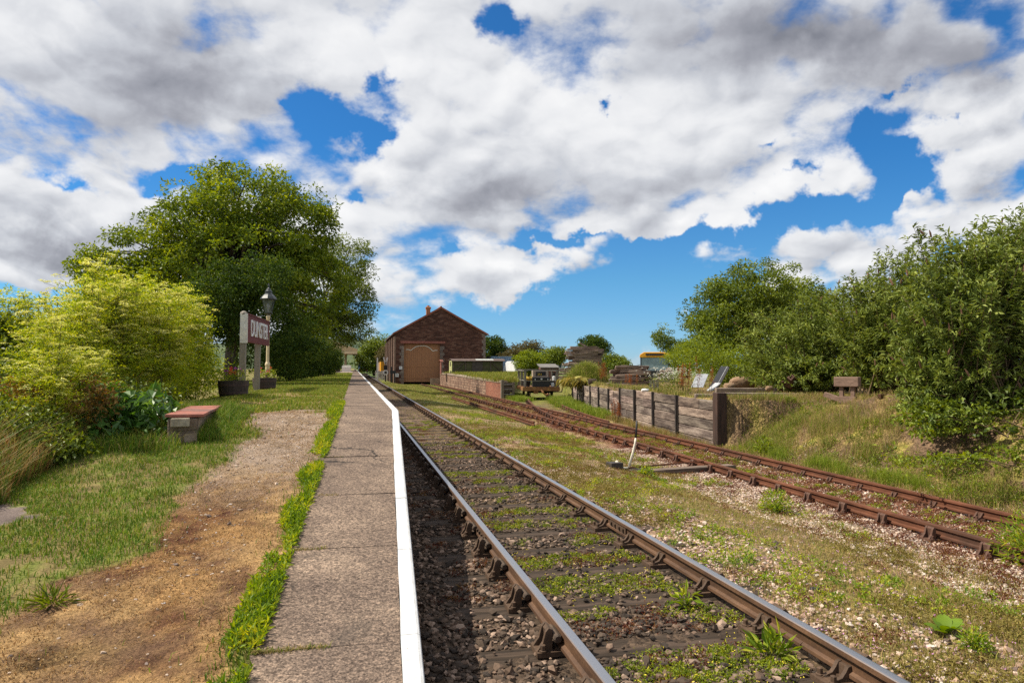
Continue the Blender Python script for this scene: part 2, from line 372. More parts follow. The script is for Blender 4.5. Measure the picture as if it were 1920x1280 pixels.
def zright(X, Y):
    z = -.203 - .275 * ss(3.6, 6.3, X)
    z = z + (fbm(X, Y, .9, 4, 11) - .5) * .08 * ss(3.3, 4.5, X) + (fbm(X, Y, 9, 3, 12) - .5) * .025
    k = ss(15.85, 16.45, Y)
    bs = (9.45 + .25 * np.sin(Y * .8)) * (1 - k) + (xw(Y) + .05) * k; wd = 2.7 * (1 - k) + .12 * k
    top = 1.27 * (1 - .5 * ss(45, 80, Y))
    bank = ss(0, 1, (X - bs) / wd) * top
    bank = bank + ss(.2, 1, (X - bs) / 3) * ((fbm(X, Y, .8, 4, 21) - .45) * .42 + (fbm(X, Y, 2.6, 3, 22) - .5) * .22) * (1 - .6 * k)
    z = z + bank
    dk = ss(0, 1, (X - (xdl(Y) + .15)) / .1) * (1 - ss(-.15, 0, X - xdr(Y))) * ss(45.1, 45.3, Y) * (1 - ss(84, 86, Y))
    z = z * (1 - dk) + (zd(Y) - .06 + (fbm(X, Y, 1, 3, 8) - .5) * .1) * dk
    return z
def grow(a, first, ratio, end):
    r = [a]; d = first
    while r[-1] < end: r.append(r[-1] + d); d *= ratio
    return np.array(r)
YG = np.concatenate([np.arange(-3, 16, .06), np.arange(16, 48, .16), grow(48, .4, 1.06, 4000)])
def grid(xs2, Yv):                                # xs2 (ny,nx)
    ny, nx = xs2.shape; idx = np.arange(ny * nx).reshape(ny, nx)
    F = np.stack([idx[:-1, :-1], idx[:-1, 1:], idx[1:, 1:], idx[1:, :-1]], -1).reshape(-1, 4)
    return F
# ---- left land
off = np.concatenate([np.arange(-.3, 4.2, .05), grow(4.2, .1, 1.12, 3500)])[::-1]
XL = xl(YG)[:, None] - off[None, :]; YL = np.repeat(YG[:, None], len(off), 1)
ZL = zleft(XL, YL) - .06 * (off[None, :] < -.05)
dL = off[None, :] + 0 * YL
def dirt_mask(d, Y):                              # 1 on the trodden path
    w = (fbm(d, Y, 1.3, 4, 31) - .5)
    left = np.interp(Y, [-3, 3, 4.1, 4.7, 5.15, 5.6, 6.5, 7.3, 7.8, 8.6, 9.6, 10.9, 11.6], [1.9, 1.5, 1.3, 1.25, .95, 1.08, 1.12, 1.16, .98, .98, 1.1, 1.2, .6])
    rgt = np.interp(Y, [-3, 4, 7, 9, 11.5], [.07, .08, .05, .02, .12])
    m = ss(-.06, .06, left + w * .55 - d) * ss(-.05, .05, d - rgt - w * .2) * ss(-.5, .5, 12.2 - Y + w * 3 + (fbm(d, Y, 3.3, 3, 33) - .5) * 5)
    return m
DM = dirt_mask(dL, YL)
straw = np.array([.44, .275, .12]); brown = np.array([.20, .118, .064]); orange = np.array([.31, .16, .055]); gravelc = np.array([.32, .245, .185])
n1 = fbm(XL, YL, 1.6, 5, 41)[..., None]; n2 = fbm(XL, YL, 6, 4, 42)[..., None]; n3 = fbm(XL, YL * .6, .9, 4, 43)[..., None]
n5 = fbm(XL, YL, 18, 3, 47)[..., None]
dc = straw * (.72 + .56 * n5) + (brown - straw) * ss(.38, .62, n1 * .5 + n2 * .5) + (orange - straw) * ss(.55, .7, n3) * .6
gv = (ss(5.8, 8.0, YL) * ss(.1, .4, 1.25 - np.abs(dL - .85)))[..., None]
dc = dc * (1 - gv * .85) + (gravelc * (.45 + 1.1 * n2)) * gv * .85
gc = np.array([.21, .16, .065]) * (.55 + .8 * n2) * (.7 + .6 * n5) + (np.array([.13, .15, .03]) - np.array([.21, .16, .065])) * ss(.5, .62, n2)
CL = dc * DM[..., None] + gc * (1 - DM[..., None])
gp = (ss(.95, .5, np.hypot((XL + 2.75) / .55, (YL - 6.1) / .32) + (fbm(XL, YL, 5, 3, 15) - .5) * 1.2) > .5)[..., None]      # old ash patch at the left
hole = np.exp(-((XL + 1.46) / .09) ** 2 - ((YL - 3.72) / .05) ** 2) + .8 * np.exp(-((XL + 1.33) / .16) ** 2 - ((YL - 3.80) / .08) ** 2) + .6 * np.exp(-((XL + .95) / .10) ** 2 - ((YL - 6.3) / .06) ** 2)
CL = CL * (1 - .8 * np.clip(hole * (.5 + n2[..., 0]), 0, 1)[..., None]); ZL = ZL - .05 * np.exp(-((XL + 1.46) / .09) ** 2 - ((YL - 3.72) / .05) ** 2)
dp = (ss(12.2, 13, YL) * (1 - ss(17, 20, YL)) * ss(.5, .62, fbm(XL, YL * .6, 1.1, 3, 91)) * ss(2.3, 1.6, dL))[..., None]; CL = CL * (1 - dp) + np.array([.27, .18, .085]) * (.6 + .8 * n2) * dp
CL = np.where(gp, np.array([.16, .125, .11]) * (.5 + n2), CL)
M_dirt = m_ground('dirt', 62, .9, .95, .03); M_turf = m_ground('turf', 60, .5, .6)
FL = grid(XL, YG); VL = np.stack([XL, YL, ZL], -1).reshape(-1, 3); CLf = CL.reshape(-1, 3)
fm = DM.reshape(-1)[FL].mean(1) > .5
def submesh(name, V, F, C, mat, smooth=True):
    u, inv = np.unique(F.ravel(), return_inverse=True)
    return tag(obj(name, mesh_data(name, V[u], inv.reshape(F.shape), mat, smooth, C[u])), kind='structure')
submesh('dirt_path', VL, FL[fm], CLf, M_dirt); submesh('grass_verge', VL, FL[~fm], CLf, M_turf)
# ---- right land (yard, bank, fields beyond)
offr = np.concatenate([np.arange(-.25, 4, .06), np.arange(4, 14, .09), np.arange(14, 26, .25), grow(26, .5, 1.1, 3500)])
XR = xe(YG)[:, None] + offr[None, :]; YR = np.repeat(YG[:, None], len(offr), 1)
ZR = zright(XR, YR); ZR = np.where(YR > 300, np.minimum(ZR, .3), ZR)
XR2, YR2 = XR, YR
a1 = fbm(XR, YR, .8, 5, 51)[..., None]; a2 = fbm(XR, YR, 3.1, 4, 52)[..., None]; a3 = fbm(XR, YR, .35, 4, 53)[..., None]; a4 = fbm(XR, YR, 12, 3, 54)[..., None]
tan = np.array([.30, .20, .135]); soot = np.array([.070, .050, .035]); pink = np.array([.44, .34, .28]); dry = np.array([.30, .215, .085]); grn = np.array([.115, .145, .028]); redp = np.array([.17, .05, .03]); soil = np.array([.16, .105, .065])
x_ = XR[..., None]; y_ = YR[..., None]; sa = xa(YR)[..., None]
c = tan * (.55 + .9 * a4)
c = c + (dry - c) * ss(.42, .62, a1 * .6 + a2 * .4) * ss(3.0, 3.6, x_) * .85
c = c + (grn - c) * ss(.5, .62, a2 * .55 + a3 * .45) * ss(3.0, 3.6, x_) * (.35 + .5 * ss(12, 26, y_))
k = ss(3.15, 2.75, x_ + (a2 - .5) * .5) * (1 - .45 * ss(9, 22, y_)); c = c + (soot * (.6 + .9 * a4) - c) * k * .92
k = ss(.52, .66, a1) * ss(1.2, 2, x_) * ss(3, 2.7, x_); c = c + (np.array([.13, .09, .04]) - c) * k * .8
k = ss(.9, .3, np.abs(x_ - (sa - .55)) + (a2 - .5) * 1.1) * (1 - ss(12, 18, y_)); c = c + (pink * (.6 + .8 * a4) - c) * k * .9
k = ss(1.3, .7, np.abs(x_ - (sa + .75)) + (a1 - .5) * 1.5) * (1 - ss(70, 90, y_)); c = c + (redp * (.6 + .8 * a4) - c) * k * .7
bk = ss(9.0, 9.8, x_ + (a1 - .5) * .8) * (1 - ss(50, 70, y_)); bc = soil + (dry - soil) * ss(.42, .62, a1 * .4 + a2 * .6) * .85 + (np.array([.16, .18, .03]) - soil) * ss(.55, .68, a3 * .4 + a2 * .6) * .7
c = c + (bc * (.6 + .8 * a4) - c) * bk
fg = ss(24, 45, y_) * ss(3.0, 3.6, x_); c = c + (np.array([.14, .17, .03]) * (.6 + .8 * a2) - c) * fg * (.45 + .4 * ss(.4, .6, a1))
f2 = ss(90, 140, y_); c = c + (np.array([.09, .13, .03]) * (.7 + .6 * a3) - c) * f2
CR = np.clip(c, .01, 1)
M_yard = m_ground('yard', 55, .7, .8, .03, vor=26)
FR = grid(XR, YG); VR = np.stack([XR, YR, ZR], -1).reshape(-1, 3)
fc = VR[FR].mean(1)
kb = ss(15.85, 16.45, fc[:, 1]); onb = (fc[:, 0] > 9.45 * (1 - kb) + xw(fc[:, 1]) * kb) & (fc[:, 1] < 90)
submesh('ground', VR, FR[~onb], CR.reshape(-1, 3), M_yard); submesh('bank', VR, FR[onb], CR.reshape(-1, 3), M_yard)

# ================================================================== platform
M_conc = None
def m_concrete():
    m, nt, b = newmat('concrete_paving'); p = geo(nt)
    n1 = noise(nt, p, 2.1, 6, .65); n2 = noise(nt, p, 42, 4, .8); n3 = noise(nt, p, 95, 2, .6)
    c = ramp(nt, n1, [(.3, (.115, .084, .066)), (.52, (.172, .127, .096)), (.72, (.265, .197, .145))])
    c = mix(nt, .9, c, ramp(nt, n2, [(.36, (.30, .28, .28)), (.50, (.95, .95, .95)), (.64, (1.75, 1.68, 1.6))]), 'MULTIPLY')
    c = mix(nt, .9, c, ramp(nt, n3, [(.36, (.45, .44, .44)), (.64, (1.5, 1.5, 1.5))]), 'MULTIPLY')
    vo = N(nt, 'ShaderNodeTexVoronoi', feature='DISTANCE_TO_EDGE'); vo.inputs['Scale'].default_value = .55
    wn_ = N(nt, 'ShaderNodeTexNoise'); wn_.inputs['Scale'].default_value = 2.2; wn_.inputs['Detail'].default_value = 5; nt.links.new(p, wn_.inputs['Vector'])
    wa_ = N(nt, 'ShaderNodeVectorMath', operation='MULTIPLY_ADD'); nt.links.new(wn_.outputs['Color'], wa_.inputs[0]); wa_.inputs[1].default_value = (.9, .9, .0); nt.links.new(p, wa_.inputs[2]); nt.links.new(wa_.outputs[0], vo.inputs['Vector'])
    ck_ = mth(nt, 'MULTIPLY', ramp2(nt, vo.outputs['Distance'], .012, .002), ramp2(nt, noise(nt, p, .8, 2), .50, .58))
    c = mix(nt, ck_, c, (.03, .024, .02))
    st_ = ramp2(nt, noise(nt, p, 1.3, 5, .7, .4), .56, .70); c = mix(nt, mth(nt, 'MULTIPLY', st_, .45), c, (.055, .045, .038))
    nt.links.new(c, b.inputs['Base Color']); b.inputs['Roughness'].default_value = .93; b.inputs['Specular IOR Level'].default_value = .2
    bump(nt, b, mth(nt, 'ADD', n2, n3), .5, .006); return m
def ramp2(nt, v, a, b):
    n = N(nt, 'ShaderNodeMapRange', interpolation_type='SMOOTHSTEP'); nt.links.new(v, n.inputs[0]); n.inputs['From Min'].default_value = min(a, b); n.inputs['From Max'].default_value = max(a, b)
    return n.outputs[0] if b > a else mth(nt, 'SUBTRACT', 1, n.outputs[0])
M_conc = m_concrete()
def m_edge():
    m, nt, b = newmat('white_edge_paint'); p = geo(nt)
    c = ramp(nt, noise(nt, p, 7, 5, .65), [(.3, (.46, .455, .44)), (.55, (.57, .572, .575)), (.75, (.62, .625, .635))])
    ch = ramp2(nt, noise(nt, p, 26, 5, .75), .655, .70); c = mix(nt, ch, c, (.27, .235, .20))
    dt = ramp2(nt, noise(nt, p, 2.4, 4, .6), .55, .75); c = mix(nt, mth(nt, 'MULTIPLY', dt, .35), c, (.42, .39, .34))
    nt.links.new(c, b.inputs['Base Color']); b.inputs['Roughness'].default_value = .75; bump(nt, b, noise(nt, p, 60, 4, .7), .5, .004); return m
M_white = m_edge() if True else m_worn('white_edge_paint', (.72, .73, .74), (.60, .60, .59), .7, 9, .5, c3=(.60, .585, .55), bd=.003, world=True)
rs = RS(5)
joints = [-3, -.6, .55, 1.65, 2.62, 3.62, 5.0, 6.3, 7.75, 9.1, 10.6] + list(np.arange(12.2, 300, 1.55))
mb = MB(); me_ = MB()
for j in range(len(joints) - 1):
    y0, y1 = joints[j] + .006, joints[j + 1] - .006
    far = y0 > 60
    nx = 2 if far else 16
    dz = rs.uniform(-.004, .004, 4); sk = rs.uniform(-.02, .02)
    xs0 = np.linspace(0, 1, nx)
    def pt(u, yy, du):                            # ragged back edge near the camera
        left = float(xl(yy)) + (0 if far else (fbm(yy * 1.0, j * 3.1, 3.5, 3, 77) - .5) * .10)
        r = float(xe(yy)) - .105 + (0 if far else (vn(yy * 9, 3, 9) - .5) * .008)
        return (left + (r - left) * u, yy + sk * (u - .5), float(zp(yy)) + dz[0] * u + dz[1])
    ys = [y0, y1] if far else list(np.linspace(y0, y1, 14))
    V = []; F = []
    for a, yy in enumerate(ys):
        for u in xs0: V.append(pt(u, yy, 0))
    for a in range(len(ys) - 1):
        for b_ in range(nx - 1):
            i = a * nx + b_; F.append((i, i + 1, i + nx + 1, i + nx))
    base = len(V)                                  # skirts
    rim = [a * nx for a in range(len(ys))] + [(len(ys) - 1) * nx + b_ for b_ in range(1, nx)] + [a * nx + nx - 1 for a in range(len(ys) - 2, -1, -1)] + [b_ for b_ in range(nx - 2, 0, -1)]
    for r_ in rim: V.append((V[r_][0], V[r_][1], V[r_][2] - .09))
    for q in range(len(rim)):
        q2 = (q + 1) % len(rim); F.append((rim[q], base + q, base + q2, rim[q2]))
    mb.add(V, F)
plat = thing('platform', None, None, (0, 0, 0)); plat['kind'] = 'structure'
mb.build('paving', M_conc, plat)
cps = [-3] + [3.66 + 1.22 * k for k in range(-5, 6)] + list(np.arange(11.0, 300, 1.22))
cps = sorted(set(round(float(q), 3) for q in cps))
for j in range(len(cps) - 1):                      # white coping with a rounded nose
    y0, y1 = cps[j] + .003, cps[j + 1] - .003
    if y1 - y0 < .2: continue
    V = []; dz = rs.uniform(-.004, .004); nn = 3 if y0 > 40 else 9
    ys = np.linspace(y0, y1, nn)
    for yy in ys:
        e = float(xe(yy)); z = float(zp(yy)) + .006 + dz; w = 0 if nn < 5 else (vn(yy * 6, 1, 4) - .5) * .005
        for (dx, dzz) in ((-.102 + w, -.05), (-.102 + w, -.001), (-.02, .0), (-.006, -.006), (0, -.022), (.0, -.085), (-.02, -.1)): V.append((e + dx, yy, z + dzz))
    F = [(a * 7 + b_, a * 7 + b_ + 1, a * 7 + b_ + 8, a * 7 + b_ + 7) for a in range(nn - 1) for b_ in range(6)] + [tuple(range(7))[::-1], tuple((nn - 1) * 7 + b_ for b_ in range(7))]
    me_.add(V, F)
me_.build('white_edge', M_white, plat)
M_pface = m_masonry('platform_brick', [(.2, (.10, .06, .045)), (.6, (.17, .10, .075)), (.9, (.24, .17, .13))], (.2, .18, .15), .23, .075, .01, .02)
mb = MB(); ysf = np.concatenate([np.arange(-3, 16, .5), np.arange(16, 300, 4.)])
V = [(float(xe(y)) - .06, y, zz) for y in ysf for zz in (-.6, float(zp(y)) - .08)]
mb.add(V, [(2 * i, 2 * i + 2, 2 * i + 3, 2 * i + 1) for i in range(len(ysf) - 1)]); mb.build('face_wall', M_pface, plat)
# wide apron by the station house
M_apron = m_worn('apron', (.23, .17, .14), (.30, .23, .19), .95, 1.5, .3, world=True)
mb = MB(); ya = np.arange(88, 160, 6.)
V = [(x, y, .985) for y in ya for x in (-7, -.24)]
mb.add(V, [(2 * i, 2 * i + 1, 2 * i + 3, 2 * i + 2) for i in range(len(ya) - 1)]); tag(mb.build('pavement', M_apron), kind='structure')

# ================================================================== railway tracks
def m_rail():
    m, nt, b = newmat('running_rail'); p = tc(nt); n = geo(nt, 'Normal')
    sn = N(nt, 'ShaderNodeSeparateXYZ'); nt.links.new(n, sn.inputs[0]); sp = N(nt, 'ShaderNodeSeparateXYZ'); nt.links.new(p, sp.inputs[0])
    v = mapping(nt, p, (1, .25, 1)); n1 = noise(nt, v, 9, 6, .65); n2 = noise(nt, p, 60, 4, .6)
    rust = ramp(nt, n1, [(.3, (.050, .023, .011)), (.55, (.105, .051, .023)), (.75, (.165, .086, .044))])
    rust = mix(nt, .6, rust, ramp(nt, n2, [(.3, (.55, .55, .55)), (.7, (1.3, 1.3, 1.3))]), 'MULTIPLY')
    f = mth(nt, 'MULTIPLY', ramp2(nt, sn.outputs[2], .55, .8), ramp2(nt, sp.outputs[2], -.012, -.006))
    c = mix(nt, f, rust, (.40, .40, .42)); nt.links.new(c, b.inputs['Base Color'])
    nt.links.new(mth(nt, 'MULTIPLY', f, .9), b.inputs['Metallic'])
    nt.links.new(mth(nt, 'SUBTRACT', .72, mth(nt, 'MULTIPLY', f, .40)), b.inputs['Roughness']); bump(nt, b, n2, .25, .003); return m
M_rail = m_rail()
M_rust = m_worn('rusty_rail', (.085, .033, .018), (.165, .066, .036), .85, 5, .3, stretch=(1, .3, 1), c3=(.075, .038, .025), spec=.2, bd=.004)
M_chair = m_worn('chair_iron', (.05, .030, .018), (.11, .065, .038), .75, 12, .5, bd=.005)
M_chair_r = m_worn('chair_rusty', (.065, .033, .022), (.125, .06, .038), .8, 12, .5, bd=.005)
M_key = m_worn('key_oak', (.05, .035, .025), (.10, .065, .04), .8, 14, .4)
M_slp = m_worn('sleeper_oak', (.024, .017, .012), (.072, .050, .034), .85, 3, .8, stretch=(.35, 6, 6), c3=(.085, .058, .042), spec=.2, bd=.015)
M_slp_l = m_worn('sleeper_grey', (.055, .040, .030), (.135, .098, .073), .9, 3, .8, stretch=(.35, 6, 6), c3=(.22, .16, .12), bd=.015)
PROF = [(-.033, -.007), (-.028, -.001), (-.015, .0), (.015, .0), (.028, -.001), (.033, -.007), (.034, -.036), (.011, -.052), (.0095, -.104), (.032, -.117), (.033, -.138), (.026, -.145), (-.026, -.145), (-.033, -.138), (-.032, -.117), (-.0095, -.104), (-.011, -.052), (-.034, -.036)]
def rail_mesh(name, pts, mat, parent, prof=PROF):
    P = np.array(pts, float); d = np.gradient(P[:, :2], axis=0); d /= np.linalg.norm(d, axis=1)[:, None]
    nrm = np.stack([d[:, 1], -d[:, 0]], 1); k = len(prof); V = []
    for (a, z) in prof: V.append(np.stack([P[:, 0] + nrm[:, 0] * a, P[:, 1] + nrm[:, 1] * a, P[:, 2] + z], 1))
    V = np.stack(V, 1).reshape(-1, 3); n = len(P); i = np.arange(n - 1)[:, None] * k; j = np.arange(k)[None, :]; j2 = (j + 1) % k
    F = np.stack([i + j, i + k + j, i + k + j2, i + j2], -1).reshape(-1, 4)
    return obj(name, mesh_data(name, V, [F, np.array([list(range(k)), [(n - 1) * k + q for q in range(k)][::-1]])], mat), parent)
def chair_data(name, mat):
    m = MB()
    m.box((0, 0, .016), (.36, .18, .032)); m.box((0, 0, .038), (.11, .12, .014))
    for s in (-1, 1):                              # outer jaw: two ribs under a cap that grips the key
        m.prism([(-.075, .03), (-.075, .165), (-.098, .172), (-.118, .150), (-.135, .085), (-.165, .045), (-.176, .03)], s * .05 - .014, s * .05 + .014)
    m.prism([(-.070, .03), (-.070, .160), (-.092, .172), (-.110, .150), (-.100, .03)], -.05, .05)
    for s in (-1, 1): m.prism([(.012, .03), (.013, .118), (.034, .112), (.05, .085), (.075, .055), (.16, .03)], s * .042 - .013, s * .042 + .013)
    m.prism([(.012, .03), (.013, .112), (.032, .108), (.036, .03)], -.042, .042)
    for sx in (-.135, .135):
        for sy in (-.058, .058):
            m.lathe([(.026, .03), (.026, .042), (.018, .045), (.018, .075), (.012, .078)], 6, (sx * 1.02, sy * (1 if sx > 0 else 1.25), 0))
    return m.data(name, mat)
import bmesh
def fixn(me):
    bm = bmesh.new(); bm.from_mesh(me); bmesh.ops.recalc_face_normals(bm, faces=bm.faces); bm.to_mesh(me); bm.free(); return me
CH = fixn(chair_data('rail_chair', M_chair)); CHR = fixn(chair_data('rail_chair', M_chair_r))
kb_ = MB(); kb_.lathe([(.02, -.11), (.029, -.08), (.029, .1), (.022, .11)], 8); KEY = fixn(kb_.data('wooden_key', M_key))
def sleeper_data(seed, mat):
    r = RS(seed); V = []; nx = 27; prof = [(-.125, -.13), (-.127, -.012), (-.112, 0), (-.04, .0), (.04, .0), (.112, 0), (.127, -.012), (.125, -.13)]
    for i in range(nx):
        x = -1.3 + 2.6 * i / (nx - 1)
        for q, (y, z) in enumerate(prof):
            V.append((x + r.uniform(-.004, .004) + (r.uniform(-.02, .02) if i in (0, nx - 1) else 0), y + r.uniform(-.004, .004), z + (r.uniform(-.007, .002) if q in (2, 3, 4, 5) else 0)))
    k = len(prof); F = [(i * k + j, (i + 1) * k + j, (i + 1) * k + (j + 1) % k, i * k + (j + 1) % k) for i in range(nx - 1) for j in range(k)]
    F += [tuple(range(k)), tuple((nx - 1) * k + q for q in range(k))[::-1]]
    m = MB(); m.add(V, F); return fixn(m.data('sleeper', mat))
SL = [sleeper_data(q, M_slp) for q in range(4)]; SLR = [sleeper_data(q + 9, M_slp_l) for q in range(4)]
def track(label, cl, zr, mat, sdat, cdat, ysleep, gauge=1.505, name='railway_track'):
    """cl(y)->x of centre line"""
    t = thing(name, label, 'railway track', (0, 0, zr))
    rs = RS(int(abs(zr) * 100) + len(ysleep))
    ymin, ymax = min(ysleep) - 1.2, max(ysleep) + .5
    yy = np.concatenate([np.arange(ymin, min(ymax, 60), .5), np.arange(60, max(ymax, 60), 3.)]) if ymax > 60 else np.arange(ymin, ymax, .5)
    cx = np.array([cl(y) for y in yy]); d = np.gradient(cx, yy); nx = 1 / np.sqrt(1 + d * d); ny = -d * nx
    for s in (-1, 1):
        rail_mesh('rail', np.stack([cx + s * gauge / 2 * nx, yy + s * gauge / 2 * ny, 0 * yy], 1), mat, t)
    rest = MB()
    for i, y in enumerate(ysleep):
        x = cl(y); sl_ = (cl(y + .1) - cl(y - .1)) / .2; a = -math.atan(sl_)
        if i < 100:
            sx = rs.uniform(-.05, .05); dz = rs.uniform(-.008, .004)
            o = obj('sleeper', sdat[rs.randint(len(sdat))], t, (x, y, -.19 + dz), (0, rs.uniform(-.004, .004), a + rs.uniform(-.012, .012)))
            for s in (-1, 1):
                c = obj('rail_chair', cdat, o, (s * gauge / 2, 0, 0 - dz), (0, 0, 0 if s < 0 else math.pi))
                if zr == 0 and i < 45: obj('wooden_key', KEY, o, (s * (gauge / 2 + .044), 0, .115 - dz), (rad(90), 0, rs.uniform(-.05, .05)))
        else:
            rest.box((x, y, -.255), (2.6, .25, .13), (0, 0, a))
            for s in (-1, 1): rest.box((x + s * gauge / 2, y, -.12), (.3, .16, .16), (0, 0, a))
    if rest.n: tag(rest.build('sleeper', sdat[0].materials[0], t), kind='stuff')
    return t
XC = 2.075
ym = [2.0, 2.72, 3.52, 4.32, 5.15, 5.95, 6.68, 7.42] + list(np.arange(8.2, 230, .79))
MT = track('steel topped main line track running beside the white platform edge', lambda y: XC + .25 * float(ss(60, 230, y)) + .3 * float(ss(150, 260, y)), 0, M_rail, SL, CH, ym)
# wooden keys and a fishplated joint on the main line
for (s, y) in [(-1, q) for q in ym[:40]] + [(1, q) for q in ym[:40]]:
    pass
fp = MB()
for s in (-1, 1):
    for dx in (-.019, .019):
        fp.box((XC + .7525 * s + dx, 7.05, -.078), (.016, .46, .062))
    for dy in (-.17, -.06, .06, .17): fp.lathe([(.017, -.03), (.017, .03)], 6, (0, 0, 0)) if False else fp.box((XC + .7525 * s - .034, 7.05 + dy, -.078), (.02, .03, .03))
fp.build('fishplate', M_chair, MT)
ya_ = list(np.arange(3.2, 84.5, .79))
SA = track('rusty siding track leading to the brown shed door', lambda y: float(xa(y)) + .7525, -.3, M_rust, SLR, CHR, ya_)
_bx = np.array([[21.5, 8.18], [23.9, 8.36], [27.7, 8.78], [32.4, 9.5], [38, 10.65], [43, 11.75], [48, 12.95], [56, 15.2]])
def xb(y):
    p = np.polyfit(_bx[:, 0], _bx[:, 1], 3); return float(np.polyval(p, y))
yb_ = [q + .395 for q in ya_ if 24 < q < 54]
SB = track('rusty siding track curving away under the flat wagon', xb, -.303, M_rust, SLR, CHR, yb_)
mb = MB(); yy = np.arange(23.5, 46, .5)
lr = thing('loose_rail', 'single rusty rail lying in weeds left of the siding', 'rail')
rail_mesh('rail', np.stack([6.22 + 0 * yy + .006 * (yy - 23), yy, -.27 + 0 * yy], 1), M_rust, lr)

# ================================================================== goods shed
M_rubble = m_masonry('shed_rubble', [(.12, (.055, .025, .019)), (.4, (.095, .041, .030)), (.62, (.135, .060, .042)), (.85, (.20, .11, .08)), (1, (.30, .21, .16))], (.105, .062, .048), .52, .17, .02, .16, .8, rnd=.6)
M_quoin = m_masonry('grey_quoins', [(.1, (.14, .10, .085)), (.5, (.21, .165, .14)), (.9, (.30, .25, .21))], (.10, .08, .07), .5, .32, .012, .03)
M_redst = m_worn('red_sandstone', (.23, .075, .055), (.31, .12, .09), .9, 3, .4, world=True)
M_door = m_worn('door_brown', (.29, .125, .055), (.37, .175, .08), .6, 2, .15, stretch=(9, 1, .25), bd=.01)
M_cream = m_worn('cream_paint', (.60, .48, .28), (.70, .57, .36), .6, 6, .2, bd=.004)
M_offw = m_worn('offwhite_paint', (.68, .64, .55), (.76, .73, .66), .6, 6, .2)
M_slate = m_worn('slate', (.075, .06, .058), (.13, .105, .10), .8, 3, .5)
M_terra = m_worn('terracotta', (.34, .13, .055), (.45, .19, .09), .85, 8, .3)
M_verge = m_worn('verge_tile', (.22, .07, .045), (.30, .11, .07), .85, 5, .3)
M_dark = m_worn('dark_paint', (.012, .012, .013), (.022, .022, .024), .5, 8, .2)
M_plate = m_worn('white_plate', (.70, .70, .70), (.78, .78, .77), .5, 8, .1)
x0, x1, yf, yb = 4.95, 16.35, 86.0, 112.0; zb, ze, zpk, xp = -.45, 5.98, 9.15, 10.6
shed = thing('goods_shed', 'red stone goods shed with gabled roof and wide brown doors', 'shed', (0, 0, 0))
mb = MB(); dx0, dx1, dz = 5.95, 10.55, 4.62
fr = yf + .55
mb.prism([(x0, zb), (dx0, zb), (dx0, dz), (x0, dz)], yf, fr); mb.prism([(dx1, zb), (x1, zb), (x1, dz), (dx1, dz)], yf, fr)
mb.prism([(x0, dz), (x1, dz), (x1, ze), (xp, zpk), (x0, ze)], yf, fr)
mb.box((x0 + .25, (fr + yb) / 2, (zb + ze) / 2), (.5, yb - fr, ze - zb)); mb.box((x1 - .25, (fr + yb) / 2, (zb + ze) / 2), (.5, yb - fr, ze - zb))
mb.prism([(x0 + .5, zb), (x1 - .5, zb), (x1 - .5, ze), (xp, zpk - .1), (x0 + .5, ze)], yb - .5, yb - .01)
mb.build('wall', M_rubble, shed)
mbq = [MB(), MB(), MB()]
for k in range(16):                                # quoins and door jambs, alternating long and short, 3 mm proud
    w = .5 if k % 2 else .3
    mbq[0].box((x1 - w / 2 + .003, yf + .25, zb + .4 * k + .2), (w, .506, .392))
    if zb + .4 * k + .4 < dz:
        mbq[1].box((dx0 - w / 2 + .02, yf + .24, zb + .4 * k + .2), (w + .04, .5, .39)); mbq[2].box((dx1 + w / 2 - .02, yf + .24, zb + .4 * k + .2), (w + .04, .5, .39))
mbq[0].build('quoins', M_quoin, shed); mbq[1].build('door_jamb', M_quoin, shed); mbq[2].build('door_jamb', M_quoin, shed)
M_but = m_worn('buttress_stone', (.19, .12, .085), (.27, .18, .13), .9, 3, .5, world=True)
for k in range(6): MB().box((x0 - .1, yf + .35 + k * 4.9, (zb + 5.5) / 2), (.2, .7, 5.5 - zb)).build('buttress', M_but, shed)
MB().box(((dx0 + dx1) / 2 + .1, yf - .01, dz + .2), (5.6, .12, .3)).build('lintel', M_redst, shed)
rf = MB()
for xa_, za_, s in ((x0 - .35, ze - .18, -1), (x1 + .35, ze - .18, 1)):
    P = [(xa_, za_), (xp, zpk + .02), (xp, zpk + .16), (xa_, za_ + .14)]
    rf.prism(P if s < 0 else P[::-1], yf - .12, yb + .12)
roof = rf.build('roof', M_slate, shed)
vg = MB()
for xa_, za_, s in ((x0 - .36, ze - .20, -1), (x1 + .36, ze - .20, 1)):
    P = [(xa_, za_ - .05), (xp, zpk - .06), (xp, zpk + .20), (xa_, za_ + .17)]
    vg.prism(P if s < 0 else P[::-1], yf - .17, yf - .121)
vg.prism([(xp - .14, zpk + .1), (xp + .14, zpk + .1), (xp, zpk + .3)], yf - .17, yb + .1)
vg.build('verge', M_verge, roof)
for k, f in enumerate((.3, .55, .8)):
    for s, xe_ in ((-1, x0), (1, x1)):
        pass
ck = MB(); cxk = 9.15
ck.lathe([(.36, 8.0), (.36, 9.05), (.40, 9.1), (.48, 9.25), (.48, 9.36), (.40, 9.42)], 4, (cxk, yf + 1.6, 0), math.pi / 4); ck.lathe([(.2, 9.42), (.17, 9.6)], 10, (cxk, yf + 1.6, 0))
ck.build('chimney', M_terra, roof)
